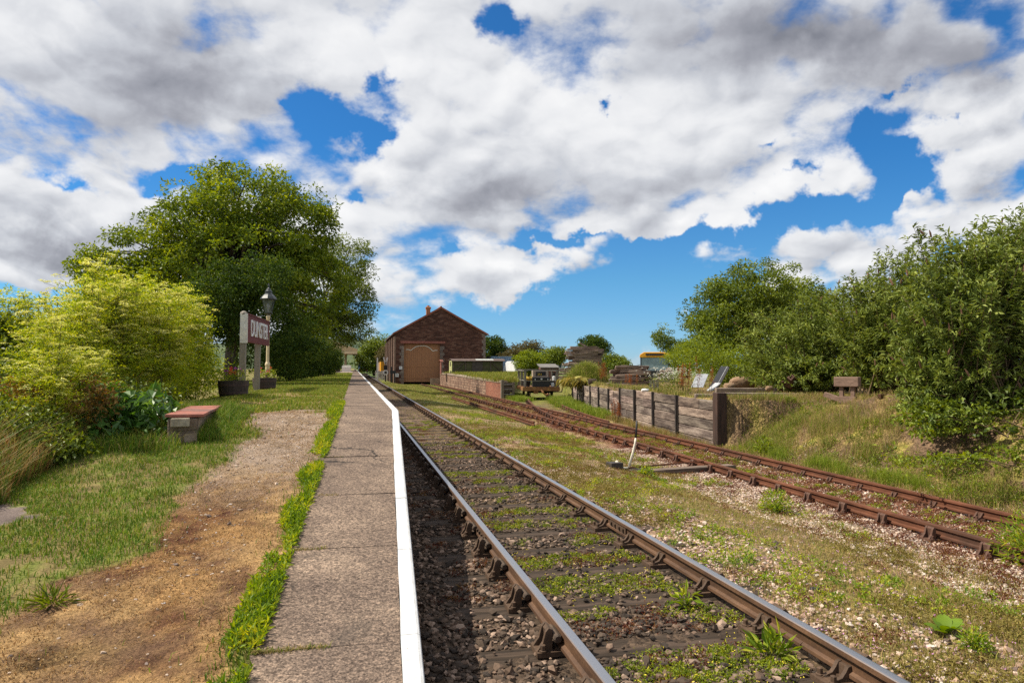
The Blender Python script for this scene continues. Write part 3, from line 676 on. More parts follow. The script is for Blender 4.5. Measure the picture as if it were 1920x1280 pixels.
for s in (0, 1):
    d = MB(); w = (dx1 - dx0) / 2; npl = 9; rs = RS(s)
    for k in range(npl):
        pw = w / npl; d.box((dx0 + s * w + (k + .5) * pw, yf + .36 + rs.uniform(-.004, .004), (dz + zb + .55) / 2 - .12), (pw - .012, .06, dz - zb - .3))
    d.box((dx0 + s * w + w / 2, yf + .40, 2.2), (w - .02, .04, dz - .1))
    for zz in (.35, 1.75): d.box((dx0 + s * w + w / 2, yf + .315, zz), (w - .3, .03, .09))
    dl = d.build('door', M_door, shed)
tr = MB(); pts = [(6.25, 3.9), (6.55, 3.92), (6.85, 3.78), (7.15, 4.05), (7.5, 4.28), (8.0, 4.38), (8.6, 4.38), (9.05, 4.25), (9.35, 4.0), (9.62, 3.72), (9.85, 3.82), (10.2, 3.83)]
for a, b in zip(pts[:-1], pts[1:]): tr.bar((a[0], yf + .30, a[1]), (b[0] + .01, yf + .30, b[1]), .04, .075)
tr.build('door_moulding', M_offw, shed)
for (px, pz, w, h) in ((5.6, 1.62, .36, .36), (5.15, .72, .42, .42)):
    q = MB(); q.box((px, yf - .03 if px > 5.3 else yf - .03, pz), (w, .03, h)); sg = q.build('notice_plate', M_plate, shed)
    q = MB(); q.box((px, yf - .05, pz + .04), (w * .5, .012, h * .28)); q.build('print', m_worn('notice_ink', (.15, .15, .17), (.25, .25, .27), .6), sg)
q = MB()
for zz in (3.6, 4.3): q.box((x1 - 2.2, yf - .006, zz), (.3, .012, .3))
# dark timber buffer by the left corner
bu = thing('platelayer_post', 'black timber stop standing at the left corner of shed', 'post', (4.45, 85.4, -.25))
MB().box((0, 0, 1.0), (.16, .16, 2.0)).box((.34, 0, .75), (.14, .14, 1.5)).build('post', M_dark, bu); MB().box((.17, -.09, 1.35), (.7, .05, .35)).build('crossbar', M_dark, bu)

# ================================================================== loading dock
M_dockst = m_masonry('dock_rubble', [(.1, (.11, .062, .045)), (.4, (.21, .125, .09)), (.65, (.31, .20, .14)), (.9, (.42, .31, .23))], (.10, .07, .055), .42, .24, .025, .3, .9)
M_brick = m_masonry('dock_brick', [(.1, (.20, .065, .04)), (.5, (.29, .10, .06)), (.9, (.36, .16, .10))], (.20, .15, .12), .235, .078, .011, .015)
M_cop = m_worn('coping_stone', (.22, .165, .12), (.34, .26, .19), .9, 2.5, .5, world=True)
M_oldw = m_worn('old_timber', (.055, .04, .032), (.13, .10, .08), .85, 3, .6, stretch=(.4, 5, 5), c3=(.18, .14, .11))
dock = thing('loading_dock', 'overgrown stone loading dock with brick corner beside the siding', 'loading dock')
def wallrun(name, pts, z0f, z1f, th, mat, par):
    m = MB()
    for (a, b) in zip(pts[:-1], pts[1:]):
        (xa1, ya1), (xb1, yb1) = a, b
        V = []
        for (x, y) in (a, b):
            for dx in (0, th): V += [(x + dx, y, z0f), (x + dx, y, z1f(y))]
        m.add(V, [(0, 4, 5, 1), (2, 3, 7, 6), (1, 5, 7, 3), (0, 1, 3, 2), (4, 6, 7, 5)])
    return m.build(name, mat, par)
ysd = [51.2, 56, 62, 68, 74, 80, 84.5]
wallrun('stone_wall', [(float(xdl(y)), y) for y in ysd], -.6, lambda y: float(zd(y)) - .1, .5, M_dockst, dock)
wallrun('brick_wall', [(float(xdl(y)) - .01, y) for y in (45.25, 48, 51.197)], -.6, lambda y: float(zd(y)) - .1, .4, M_brick, dock)
m = MB()
for a, b in zip(np.linspace(45.2, 84, 28)[:-1], np.linspace(45.2, 84, 28)[1:]):
    za, zb_ = float(zd(a)), float(zd(b)); xa1, xb1 = float(xdl(a)) - .04, float(xdl(b)) - .04
    V = [(x + dx, y + e, z + dz_) for (x, y, z, e) in ((xa1, a, za, .01), (xb1, b, zb_, -.01)) for dx in (0, .55) for dz_ in (-.1, .05)]
    m.add(V, [(0, 4, 5, 1), (2, 3, 7, 6), (1, 5, 7, 3), (0, 1, 3, 2), (4, 6, 7, 5), (0, 2, 6, 4)])
m.build('coping', M_cop, dock)
m = MB(); m.box((9.72, 45.05, .12), (.2, .22, 1.4)); m.box((10.5, 45.15, .05), (.16, .16, 1.2)); m.build('corner_post', m_worn('grey_post', (.16, .13, .10), (.27, .22, .17), .9, 4, .4), dock)
m = MB(); rs = RS(3)
for k in range(5): m.box((10.12, 45.16 + rs.uniform(-.02, .02), -.42 + .235 * k), (.66, .07, .20))
m.build('end_boards', M_oldw, dock)
m = MB()
for k in range(3): m.box((10.05, 45.05, -.15 + .33 * k), (.72, .05, .055))
m.build('handrails', m_worn('grey_rail', (.25, .23, .21), (.36, .33, .30), .8, 4, .3), dock)
MB().box((9.75, 84.9, -.05), (1.1, .7, .75)).build('buffer_block', M_cop, dock)

# old van body on the dock
M_vgreen = m_worn('mossy_boards', (.045, .05, .022), (.11, .11, .045), .9, 3, .5, stretch=(.3, 1, 6), c3=(.12, .09, .06))
M_vroof = m_worn('felt_roof', (.085, .058, .048), (.14, .10, .085), .9, 2, .3)
van = thing('van_body', 'derelict mossy van body with curved brown roof on the dock', 'van body', (10.75, 76.6, .93))
m = MB()
for k in range(9): m.box((2.95, 0, .1 + .165 * k), (5.8, .06 + .0, .155))
m.box((2.95, 1.2, .75), (5.8, .9, 1.45)); m.build('side_boards', M_vgreen, van)
m = MB()
for x in (.1, 1.5, 4.4, 5.8): MB().box((x, -.07, .72), (.09, .07, 1.5)).build('upright', M_oldw, van)
for (a, b) in (((.1, .1), (1.5, 1.4)), ((4.4, 1.4), (5.8, .1))): MB().bar((a[0], -.075, a[1]), (b[0], -.075, b[1]), .06, .07).build('brace', M_oldw, van)
m.box((2.85, -.06, .72), (1.2, .05, 1.42)); m.build('panel', m_worn('van_frame', (.05, .04, .035), (.10, .08, .07), .85, 4, .3), van)
arc = [(-.2 + 1.35 + 1.5 * math.sin(t), 1.42 + .42 * math.cos(t) - .16) for t in np.linspace(-1.15, 1.15, 13)]
m = MB(); m.prism([(y, z + .05) for y, z in arc] + [(y, z) for y, z in arc[::-1]], -.12, 6.05, 'x'); vr = m.build('roof', M_vroof, van)
m = MB(); sel = arc[1:5]; m.prism([(y - .008, z + .062) for y, z in sel] + [(y - .008, z + .052) for y, z in sel[::-1]], 2.7, 4.75, 'x'); m.build('roof_patch', m_worn('pale_felt', (.34, .36, .33), (.45, .46, .43), .8, 3, .2), vr)
m = MB()
for k in range(9):
    zz = .1 + .165 * k; hw = 1.12 if k < 8 else .9
    m.box((-.04, 1.05, zz), (.06, hw * 2, .15))
m.build('end_boards', m_worn('yellow_green_paint', (.40, .42, .17), (.52, .52, .24), .7, 4, .3), van)
m = MB(); m.box((-.085, 1.05, 1.15), (.03, .5, .5)); m.build('end_hatch', M_dark, van)
m = MB()
for k in range(8): m.box((-1.2, .5, .1 + .165 * k), (.06, 1.2, .15))
m.prism([(y * .55 + .05, z * .98) for y, z in arc] + [(y * .55 + .05, z * .98 - .05) for y, z in arc[::-1]], -1.35, -1.0, 'x')
hut = thing('wooden_hut', 'small red brown hut end squeezed between shed door and van body', 'hut', (10.75, 76.9, .9))
m.build('boards', m_worn('red_boards', (.16, .05, .035), (.22, .08, .055), .8, 4, .3), hut)
# container and road vans
def corr(m, xa1, xb1, y, z0, z1, n):
    for k in range(n):
        w = (xb1 - xa1) / n; m.box((xa1 + (k + .3) * w, y - .02, (z0 + z1) / 2), (w * .55, .05, z1 - z0))
M_blue = m_worn('container_blue', (.19, .28, .40), (.25, .35, .47), .55, 3, .2)
cn = thing('shipping_container', 'pale blue corrugated container standing behind the van body', 'container', (19.0, 88.5, .55))
m = MB(); m.box((0, 1.5, 1.3), (2.95, 3, 2.5)); corr(m, -1.45, 1.45, 0, .2, 2.45, 9); m.build('body', M_blue, cn)
m = MB(); m.box((0, -.03, 2.52), (2.98, .1, .12)); m.box((0, -.03, .1), (2.98, .1, .16)); m.box((-1.45, -.03, 1.3), (.1, .1, 2.5)); m.box((1.45, -.03, 1.3), (.1, .1, 2.5)); m.build('frame', M_blue, cn)
M_vw = m_worn('van_white', (.72, .73, .75), (.78, .79, .80), .3, 3, 0, spec=.5)
M_glass = m_worn('dark_glass', (.03, .045, .055), (.05, .07, .085), .08, 2, 0, spec=.7)
vn_ = thing('parked_van', 'white panel van half hidden in grass beside the blue container', 'van', (20.05, 82.0, .35), rad(8))
prof = [(-.2, .45), (4.4, .45), (4.4, 1.05), (3.8, 1.2), (3.1, 1.95), (2.6, 2.1), (-.1, 2.1), (-.25, 1.9)]
m = MB(); m.prism([(p, q) for p, q in prof][::-1], -.9, .9, 'x'); m.build('body', M_vw, vn_, bevel=.06)
m = MB(); m.prism([(3.12, 1.92), (3.76, 1.24), (3.8, 1.26), (3.16, 1.96)], -.75, .75, 'x'); m.build('windscreen', M_glass, vn_)
m = MB(); m.box((0, -.235, 1.55), (1.4, .03, .5)); m.build('rear_window', M_glass, vn_)
for sx in (-.85, .85):
    for yy in (.5, 3.5):
        m = MB(); m.lathe([(.33, -.1), (.33, .1)], 16); m.build('wheel', M_dark, vn_, (sx, yy, .33), (0, rad(90), 0))

# ================================================================== flat wagon with cage, hut behind it
M_rw = m_worn('wagon_rust', (.17, .07, .03), (.30, .14, .055), .8, 4, .4, c3=(.36, .19, .06))
M_gw = m_worn('grey_timber', (.13, .115, .095), (.24, .215, .18), .85, 4, .4, stretch=(1, 1, 1))
M_yel = m_worn('machine_yellow', (.55, .36, .03), (.65, .45, .06), .5, 4, .2)
ya1 = 43.2; sl1 = (xb(44) - xb(43)); wa = -math.atan(sl1 * .6)
wg = thing('flat_wagon', 'rusty flat wagon with grey timber cage and black toolbox', 'wagon', (xb(ya1) + .12, ya1, -.3), wa)
m = MB(); m.box((0, 2.2, .62), (2.25, 4.6, .1)); m.box((0, -.12, .56), (2.45, .16, .26)); m.box((0, 4.5, .56), (2.4, .16, .24)); m.box((-1.1, 2.2, .52), (.1, 4.5, .2)); m.box((1.1, 2.2, .52), (.1, 4.5, .2)); m.build('deck', M_rw, wg)
for yy in (.55, 3.6):
    for s in (-1, 1):
        m = MB(); m.lathe([(.30, -.07), (.36, -.065), (.36, -.045), (.32, -.04), (.31, .05), (.1, .06)], 20); m.build('wheel', M_dark, wg, (s * .77, yy, .33), (0, rad(90 if s < 0 else -90), 0))
    MB().tube([(-.75, yy, .33), (.75, yy, .33)], .06, 8).build('axle', M_dark, wg)
m = MB()
for s in (-1, 1):
    for yy in (-.08, 2.2, 4.4): m.box((s * 1.05, yy, 1.2), (.13, .12, 1.15))
for yy in (-.08, 4.4): m.box((0, yy, 1.80), (2.5, .10, .09), (0, .012, 0)); m.box((.0, yy, 1.08), (2.1, .06, .06))
for s in (-1, 1): m.box((s * 1.05, 2.2, 1.76), (.09, 4.5, .08)); m.box((s * 1.05, 2.2, 1.1), (.06, 4.5, .06))
m.build('cage_frame', M_gw, wg)
tb = MB(); tb.box((.02, .2, .93), (1.12, .55, .50)); tbo = tb.build('toolbox', M_dark, wg, bevel=.02)
m = MB(); m.box((.02, .2, 1.25), (1.16, .60, .13)); m.build('lid', M_dark, tbo, bevel=.02)
m = MB(); m.box((.02, -.12, 1.2), (.11, .03, .09)); m.build('latch', M_plate, tbo)
for sx in (-.40, .44): MB().box((sx, -.115, 1.18), (.045, .03, .09)).build('hasp', M_plate, tbo)
m = MB(); m.box((.06, 1.1, 1.45), (1.05, .5, .68)); bk_ = m.build('pale_locker', m_worn('locker', (.34, .27, .21), (.45, .37, .29), .7, 3, .2), wg, bevel=.05)
m = MB(); m.box((.1, .84, 1.55), (.66, .03, .26)); m.build('opening', M_dark, bk_)
m = MB()
for k in range(3): m.box((-.08 + .1 * k, .815, 1.50), (.045, .02, .14))
m.build('slats', M_yel, bk_)
m = MB(); m.box((-.72, .9, 1.25), (.5, .5, .22)); m.tube([(-.95, .6, 1.24), (-.5, .6, 1.2)], .1, 8); m.build('yellow_engine', M_yel, wg)
m = MB(); m.box((-.8, 1.6, .85), (.4, .9, .4)); m.box((.85, 1.3, .95), (.36, .7, .3)); m.build('dark_boxes', M_dark, wg)
m = MB(); m.lathe([(.02, 0), (.12, .03), (.13, .22), (.05, .28)], 10, (.78, .15, .68)); m.lathe([(.02, 0), (.09, .02), (.1, .3), (.05, .33)], 10, (.95, .7, 1.05)); m.build('canister', M_plate, wg)
m = MB(); m.tube([(.0, -.22, .5), (.1, -.3, .34), (.22, -.26, .2), (.42, -.24, .2)], [.06, .07, .05, .05], 8); m.box((-.35, -.1, .4), (.3, .1, .3)); m.build('drawhook', M_rw, wg)
ht = thing('lineside_hut', 'brown plank hut with flat grey roof behind the flat wagon', 'hut', (16.55, 57.0, -.95), rad(-6)); ht.scale = (.72, .8, 1)
m = MB()
for k in range(10): m.box((-.95 + .21 * k, 0, 1.35), (.195, .05, 2.6))
m.box((0, 1.0, 1.35), (2.1, 1.9, 2.58)); m.build('walls', m_worn('hut_boards', (.13, .055, .045), (.22, .10, .08), .85, 3, .3), ht)
m = MB(); m.box((-.1, .9, 2.74), (2.3, 2.5, .08), (rad(7), 0, 0)); m.build('roof', m_worn('grey_sheet', (.13, .12, .11), (.19, .175, .16), .8, 3, .2), ht)
m = MB(); m.box((.45, -.04, 1.2), (.6, .05, 1.9)); m.build('doorway', M_dark, ht); m = MB(); m.bar((.15, -.1, .1), (.75, -.1, 2.4), .1, .06); m.bar((.85, -.1, .1), (.55, -.12, 1.6), .2, .05); m.build('leaning_boards', m_worn('pink_boards', (.30, .18, .15), (.42, .28, .23), .8, 4, .3), ht)

# ================================================================== sleeper retaining wall
M_wp = m_worn('weathered_plank', (.13, .092, .078), (.46, .37, .31), .9, 2.2, .9, stretch=(1, .5, 4), c3=(.075, .05, .043), bd=.03, usecol=True)
M_post = m_worn('steel_post', (.022, .018, .016), (.05, .038, .032), .7, 5, .3)
rw = thing('retaining_wall', 'retaining wall of weathered grey sleepers held by dark steel posts', 'retaining wall')
yw = [16.62, 19.25, 21.5, 23.7, 25.9, 28.2, 30.5, 33, 35.6, 38.2, 41]
tops = [.76, .78, .80, .80, .66, .70, .70, .66, .64, .62, .6]
rs = RS(12)
for i in range(len(yw) - 1):
    a = Vector((float(xw(yw[i])) - .02, yw[i], 0)); b = Vector((float(xw(yw[i + 1])) - .02, yw[i + 1], 0)); d = b - a; q = d.to_track_quat('X', 'Z').to_matrix()
    m = MB(); zt = tops[i]; hgt = .268
    tone = [rs.uniform(.42, 1.0) for _ in range(6)]
    for k in range(6):
        split = .0 if rs.rand() < .7 else rs.uniform(.35, .65)
        segs = [(0.0, 1.0)] if not split else [(0, split), (split + .01, 1)]
        for (u0, u1) in segs:
            wv = tone[k] * rs.uniform(.85, 1.15); m.col = (wv * rs.uniform(.98, 1.08), wv, wv * rs.uniform(.9, 1))
            n = 18; V = []; off_ = rs.uniform(-.018, .018)
            zc = zt - hgt * (k + .5)
            for e in range(n + 1):
                p = a + d * (u0 + (u1 - u0) * e / n)
                for (yy, zz) in ((-.0, -.5), (-.012, -.44), (-.012, .44), (.0, .5), (.13, .5), (.13, -.5)):
                    wob = (fbm(e * .35 + i * 9, k * 7.0 + zz, 1, 3, 9) - .5)
                    jz = wob * (.05 if k == 0 and zz > 0 else .014)
                    nn = Vector((d.y, -d.x, 0)).normalized()
                    pp = p - nn * (yy + off_ + wob * .02) * -1
                    V.append((pp.x, pp.y, zc + zz * (hgt - .014) + jz))
            F = [(e * 6 + j, (e + 1) * 6 + j, (e + 1) * 6 + (j + 1) % 6, e * 6 + (j + 1) % 6) for e in range(n) for j in range(6)] + [tuple(range(6)), tuple(n * 6 + j for j in range(6))[::-1]]
            m.add(V, F)
    m.build('wall_panel', M_wp, rw)
for i in range(1, len(yw)):
    zt = max(tops[i - 1], tops[min(i, 9)]) + .03
    m = MB(); m.box((0, 0, 0), (.05, .10, 1.9)); m.box((.03, 0, 0), (.03, .16, 1.9))
    m.build('post', M_post, rw, (float(xw(yw[i])) - .075, yw[i], zt - .95), (0, rs.uniform(-.01, .01), -.11))
m = MB(); m.box((.0, .0, .26), (.27, .30, 1.45)); m.build('end_post', m_worn('end_post_wood', (.028, .016, .012), (.075, .040, .028), .8, 3, .5, stretch=(4, 4, .5)), rw, (9.44, 16.45, 0), (.01, .0, -.12), bevel=.012)
m = MB(); m.box((.24, .16, .30), (.05, .05, 1.2)); m.build('brace', M_rw, rw, (9.5, 16.45, 0))

# ================================================================== ground lever
lv = thing('point_lever', 'white curved point lever with black handle beside the siding', 'lever', (5.22, 12.75, -.41), rad(8))
M_lw = m_worn('lever_white', (.66, .60, .47), (.74, .69, .57), .5, 12, .2)
m = MB(); m.tube([(-.18, 0, .22), (-.12, 0, .13), (-.02, 0, .07), (.07, 0, .06), (.12, 0, .12), (.20, 0, .38), (.25, 0, .56), (.265, .0, .66)], [.026, .03, .03, .03, .028, .024, .02, .019], 8); m.build('lever_arm', M_lw, lv, smooth=True)
m = MB(); m.tube([(.265, 0, .655), (.28, 0, .80), (.29, 0, 1.0)], [.02, .021, .019], 8); m.build('handle', M_dark, lv, smooth=True)
m = MB(); m.box((-.22, .0, .10), (.26, .24, .2)); m.box((0, .0, .02), (.75, .3, .05)); m.build('base_box', m_worn('lever_base', (.03, .026, .024), (.07, .055, .045), .7, 9, .3), lv, bevel=.01)
m = MB(); m.box((1.05, -.12, -.03), (2.9, .26, .12)); m.build('timber', M_slp_l, lv); m = MB(); m.tube([(.1, .0, .07), (1.0, .1, .08), (2.0, .1, .1)], .018, 6); m.build('rod', M_rust, lv)

# ================================================================== station sign, lamp, planters, plinth
M_maroon = m_worn('maroon_paint', (.13, .018, .012), (.155, .025, .016), .6, 6, .1, spec=.2)
M_wpost = m_worn('grey_oak_post', (.21, .18, .145), (.32, .28, .23), .85, 8, .5, stretch=(5, 5, .4))
sx0, sy0, sa_ = -2.87, 19.7, -math.atan(.05)
sg = thing('station_sign', 'maroon station name board on two grey posts', 'sign', (sx0, sy0, .95), math.pi / 2 + sa_)
m = MB(); m.box((1.7, 0, 1.765), (3.4, .05, .75)); bd = m.build('board', M_maroon, sg)
m = MB(); m.box((-.05, .06, 1.765), (.05, .19, .80)); m.build('end_board', M_offw, sg)
m = MB(); m.box((1.7, 0, 2.16), (3.4, .09, .035)); m.build('top_rail', M_maroon, sg)
for xx in (.06, 2.15):
    m = MB(); m.box((0, .0, 1.03), (.15, .15, 2.3)); m.lathe([(.09, 2.18), (.10, 2.21), (.085, 2.25), (.03, 2.29)], 10); m.build('post', M_wpost, sg, (xx, .11, -.05), (rad(.8), rad(-1.3), 0))
tx = bpy.data.curves.new('lettering', 'FONT'); tx.body = 'DUNSTER'; tx.size = .72; tx.extrude = .012; tx.align_x = 'CENTER'; tx.align_y = 'CENTER'; tx.space_character = .97; tx.offset = .004
tx.materials.append(m_worn('letter_white', (.74, .72, .70), (.8, .79, .77), .5, 6, 0))
tmp = bpy.data.objects.new('tmp', tx); COL.objects.link(tmp); bpy.context.view_layer.update()
lm = bpy.data.meshes.new_from_object(tmp.evaluated_get(bpy.context.evaluated_depsgraph_get())); lm.name = 'lettering'; bpy.data.objects.remove(tmp)
to = obj('lettering', lm, bd, (1.72, -.034, 1.775), (rad(90), 0, 0)); to.scale = (.86, .92, 1)
m = MB(); m.box((2.32, .13, 1.0), (.05, .02, .45)); npl = m.build('notice_plate', M_plate, sg); m = MB(); m.box((2.32, .117, .9), (.045, .006, .12)); m.build('yellow_panel', M_yel, npl)
def lamp_post(name, label, loc, h=3.35, sc=1.0, tilt=0, cut=False):
    lp = thing(name, label, 'street lamp', loc)
    m = MB(); m.lathe([(.10, 0), (.10, .06), (.075, .1), (.07, .75), (.085, .78), (.085, .82), (.052, .9), (.045, h - 1.05), (.06, h - 1.03), (.06, h - .98), (.078, h - .95), (.05, h - .90), (.035, h - .86)], 14)
    col_ = m.build('column', M_cream, lp, (0, 0, 0), (0, rad(tilt), 0), smooth=False)
    m = MB(); m.lathe([(.098, -.01), (.104, .05), (.08, .11), (.076, .5), (.07, .52)], 14); m.build('base', m_worn('lamp_base', (.05, .025, .02), (.09, .045, .035), .6, 5, .2), lp)
    k = h - .86; dx = math.tan(rad(tilt)) * k
    m = MB(); m.lathe([(.03, -.06), (.05, -.02), (.09, 0), (.135, .03), (.14, .06), (.10, .065)], 8, (dx, 0, k))
    m.lathe([(.27, .50), (.275, .53), (.23, .60), (.17, .66), (.12, .70), (.105, .75), (.12, .76), (.12, .79), (.085, .82), (.06, .88), (.025, .91), (.025, .97), (.035, .99), (.012, 1.06)], 8, (dx, 0, k))
    for q in range(4):
        t = math.pi / 4 + q * math.pi / 2
        m.tube([(dx + .13 * math.cos(t), .13 * math.sin(t), k + .05), (dx + .255 * math.cos(t), .255 * math.sin(t), k + .52)], .012, 5)
    hd = m.build('lantern', m_worn('lantern_black', (.016, .02, .02), (.03, .036, .036), .35, 8, .1, spec=.6), lp)
    m = MB(); m.lathe([(.115, .06), (.235, .50)], 4, (dx, 0, k), math.pi / 4)
    g, gt, gb = newmat('lantern_glass'); gb.inputs['Base Color'].default_value = (.75, .78, .7, 1); gb.inputs['Roughness'].default_value = .12; gb.inputs['Transmission Weight'].default_value = .85; gb.inputs['IOR'].default_value = 1.1; gb.inputs['Alpha'].default_value = .8
    m.build('glass', g, hd); m = MB(); m.lathe([(.012, .06), (.02, .2), (.05, .24), (.05, .34), (.02, .38)], 8, (dx, 0, k)); m.build('bulb', M_plate, hd)
    return lp
lamp_post('street_lamp', 'black lantern on cream iron column just behind the maroon station sign', (-2.87, 24.4, .95), 3.36)
M_barrel = m_worn('barrel_oak', (.035, .025, .02), (.085, .062, .05), .8, 5, .5, stretch=(3, 3, .4))
M_soil = m_worn('soil', (.04, .028, .02), (.07, .05, .035), 1, 12, .6)
PLANTERS = []
def planter(label, loc, r, hh):
    p = thing('barrel_planter', label, 'planter', loc); m = MB()
    m.lathe([(r * .84, 0), (r * .93, hh * .3), (r * .98, hh * .7), (r, hh), (r - .04, hh), (r - .05, hh - .06)], 22); m.build('tub', M_barrel, p)
    m = MB(); 
    for zz in (.22, .68): m.lathe([(r * (.925 if zz < .5 else .985), hh * zz), (r * (.945 if zz < .5 else .995), hh * zz), (r * (.95 if zz < .5 else .999), hh * zz + .05), (r * .93, hh * zz + .05)], 22)
    m.build('hoop', m_worn('hoop_iron', (.05, .03, .025), (.09, .055, .045), .7, 5, .2), p)
    m = MB(); m.lathe([(r - .05, hh - .10), (r - .05, hh - .05), (.02, hh - .02)], 18); m.build('soil', M_soil, p); PLANTERS.append((p, r, hh)); return p
planter('half barrel planter in front of the nearer sign post', (-2.86, 17.7, .93), .36, .40)
planter('half barrel planter behind the farther sign post', (-2.72, 22.4, .95), .36, .38)
M_plst = m_masonry('plinth_stone', [(.1, (.12, .085, .06)), (.45, (.21, .155, .115)), (.75, (.30, .23, .17)), (1, (.40, .33, .26))], (.15, .115, .09), .34, .15, .016, .14, 1.0)
M_tile = m_worn('red_tile', (.26, .085, .06), (.36, .13, .09), .7, 4, .3, c3=(.20, .10, .08))
bx = thing('stone_plinth', 'low stone plinth topped with red tiles at the path edge', 'plinth', (-1.80, 8.75, .615), rad(4))
m = MB(); rs = RS(8); 
nx_, ny_, nz_ = 3, 7, 3
m.box((-.17, .95, .18), (.33, 1.86, .52)); m.build('stonework', M_plst, bx, bevel=.02)
m = MB()
for k in range(5): m.box((-.16 + rs.uniform(-.01, .01), .2 + .385 * k, .463 + rs.uniform(-.003, .003)), (.42, .375, .036), (0, rs.uniform(-.012, .012), rs.uniform(-.03, .03)))
m.build('tile_top', M_tile, bx, bevel=.006)
m = MB(); m.box((-.19, -.01, .39), (.20, .08, .10), (0, 0, .05)); m.build('render_patch', m_worn('render', (.30, .25, .17), (.40, .34, .25), .9, 5, .4), bx, bevel=.01)

# ================================================================== things on the bank
M_log = m_worn('weathered_timber', (.19, .135, .105), (.46, .36, .29), .9, 2.5, .6, stretch=(.4, 5, 5), c3=(.10, .065, .05), usecol=True)
def timber_pile(name, label, loc, rz, n, L, wd, ht_, sz=(.12, .25), seed=0, group=None):
    """stack of loose old timbers, each its own piece"""
    rs = RS(seed); base = []
    t = thing(name, label, 'timber pile', loc, rz)
    z = 0; k = 0; per = max(2, int(n / max(1, round(ht_ / sz[0]))))
    while k < n:
        shrink = 1 - .35 * (z / max(ht_, .1))
        for q in range(per):
            if k >= n: break
            m = MB(); s = rs.uniform(.7, 1.15); m.col = (s, s * .97, s * .93)
            ll = L * rs.uniform(.75, 1.05) * shrink; w = sz[1] * rs.uniform(.8, 1.1); h = sz[0] * rs.uniform(.85, 1.05)
            m.box((0, 0, 0), (ll, w, h))
            y = (q - (per - 1) / 2) * wd / per * shrink + rs.uniform(-.05, .05)
            o = m.build('timber', M_log, t, (rs.uniform(-.12, .12) * L, y, z + h / 2), (rs.uniform(-.05, .05), rs.uniform(-.07, .07), rs.uniform(-.12, .12)), bevel=.012)
            k += 1
        z += sz[0] * 1.02
    return t
pl = timber_pile('timber_pile', 'tall heap of broken sleepers above the grassy mound', (18.3, 52.5, .75), rad(-12), 66, 4.0, 2.4, 2.1, (.15, .26), 1)
m = MB(); m.bar((-.6, -.3, 2.9), (.9, -.2, 2.05), .12, .12); m.build('timber', M_log, pl)
timber_pile('timber_pile', 'low stack of split timbers behind the sleeper wall', (12.85, 30.5, .78), rad(-18), 30, 2.1, 1.3, .85, (.12, .26), 2)
timber_pile('timber_pile', 'small stack of short logs below the yellow excavator cab', (17.3, 36, .95), rad(70), 22, .8, 1.0, .55, (.11, .13), 3)
m = thing('fence_stub', 'short stub of upright grey boards behind the sleeper wall', 'boards', (10.9, 24, .80), rad(-20))
q = MB()
for k in range(3): q.box((k * .13, rs.uniform(-.02, .02), .17), (.09, .03, .44), (0, rs.uniform(-.06, .06), 0))
q.build('boards', M_gw, m)
MB().box((.35, .03, .34), (.7, .04, .05)).build('rail', M_gw, m)
# excavator beyond the timber
dg = thing('excavator', 'orange yellow excavator cab showing above the timber stacks', 'excavator', (25.4, 55.0, .05), rad(-25))
M_org = m_worn('excavator_orange', (.62, .27, .012), (.72, .34, .02), .45, 3, .15)
m = MB(); m.prism([(-1.28, 2.45), (1.28, 2.45), (1.3, 2.68), (1.05, 2.86), (.5, 2.93), (-.9, 2.93), (-1.25, 2.72)], -.9, .9); m.build('cab_roof', M_org, dg, bevel=.06)
m = MB(); m.box((0, 0, 1.9), (2.3, 1.6, 1.1)); m.build('cab_glass', m_worn('cab_glass', (.20, .27, .29), (.28, .36, .38), .1, 2, 0, spec=.6), dg)
m = MB()
for sx in (-1.17, 1.17):
    for sy in (-.82, .82): m.box((sx, sy, 1.85), (.09, .09, 1.25))
m.build('cab_pillar', M_dark, dg); m = MB(); m.box((0, .3, .95), (2.3, 2.6, .75)); m.box((0, 2.0, 1.15), (2.2, 1.2, .9)); m.build('body', M_dark, dg, bevel=.05)
for sx in (-1.0, 1.0):
    m = MB(); m.prism([(-1.6, .35), (-1.3, .05), (2.3, .05), (2.6, .35), (2.3, .62), (-1.3, .62)], sx - .22, sx + .22, 'x'); m.build('track', M_dark, dg)
m = MB(); m.box((0, -.92, 2.72), (1.5, .02, .16)); m.build('roof_vent', M_dark, dg)
# sheet metal and panel
M_grey = m_worn('grey_sheet_metal', (.36, .37, .39), (.46, .47, .49), .5, 4, .1)
sh = thing('scrap_sheet', 'pale curved metal sheet propped among the red docks', 'sheet', (12.1, 22, .88), rad(40)); sh.scale = (.8, .8, .72)
m = MB(); arc = [(.5 * math.sin(t) - .1, .30 + .55 * math.sin(t * .9) + .05) for t in np.linspace(-.5, .9, 9)]
m.prism([(x, z) for x, z in arc] + [(x + .03, z - .012) for x, z in arc[::-1]], 0, .55); m.build('sheet', m_worn('pale_sheet', (.20, .21, .235), (.31, .325, .35), .45, 4, .1), sh)
pn = thing('leaning_panel', 'dark tilted panel with grey edge leaning beside the pale sheet', 'panel', (12.95, 22.6, .90), rad(-8))
m = MB(); m.box((0, 0, .34), (.07, .7, 1.0), (0, rad(30), 0)); m.build('panel', M_dark, pn); m = MB(); m.box((-.05, -.36, .32), (.09, .03, 1.05), (0, rad(30), 0)); m.box((.05, .36, .34), (.09, .03, 1.05), (0, rad(30), 0)); m.build('edge_strip', M_grey, pn)
m = MB(); m.box((-.34, -.3, .03), (.5, .5, .03), (0, rad(-40), 0)); m.build('flap', M_grey, pn)
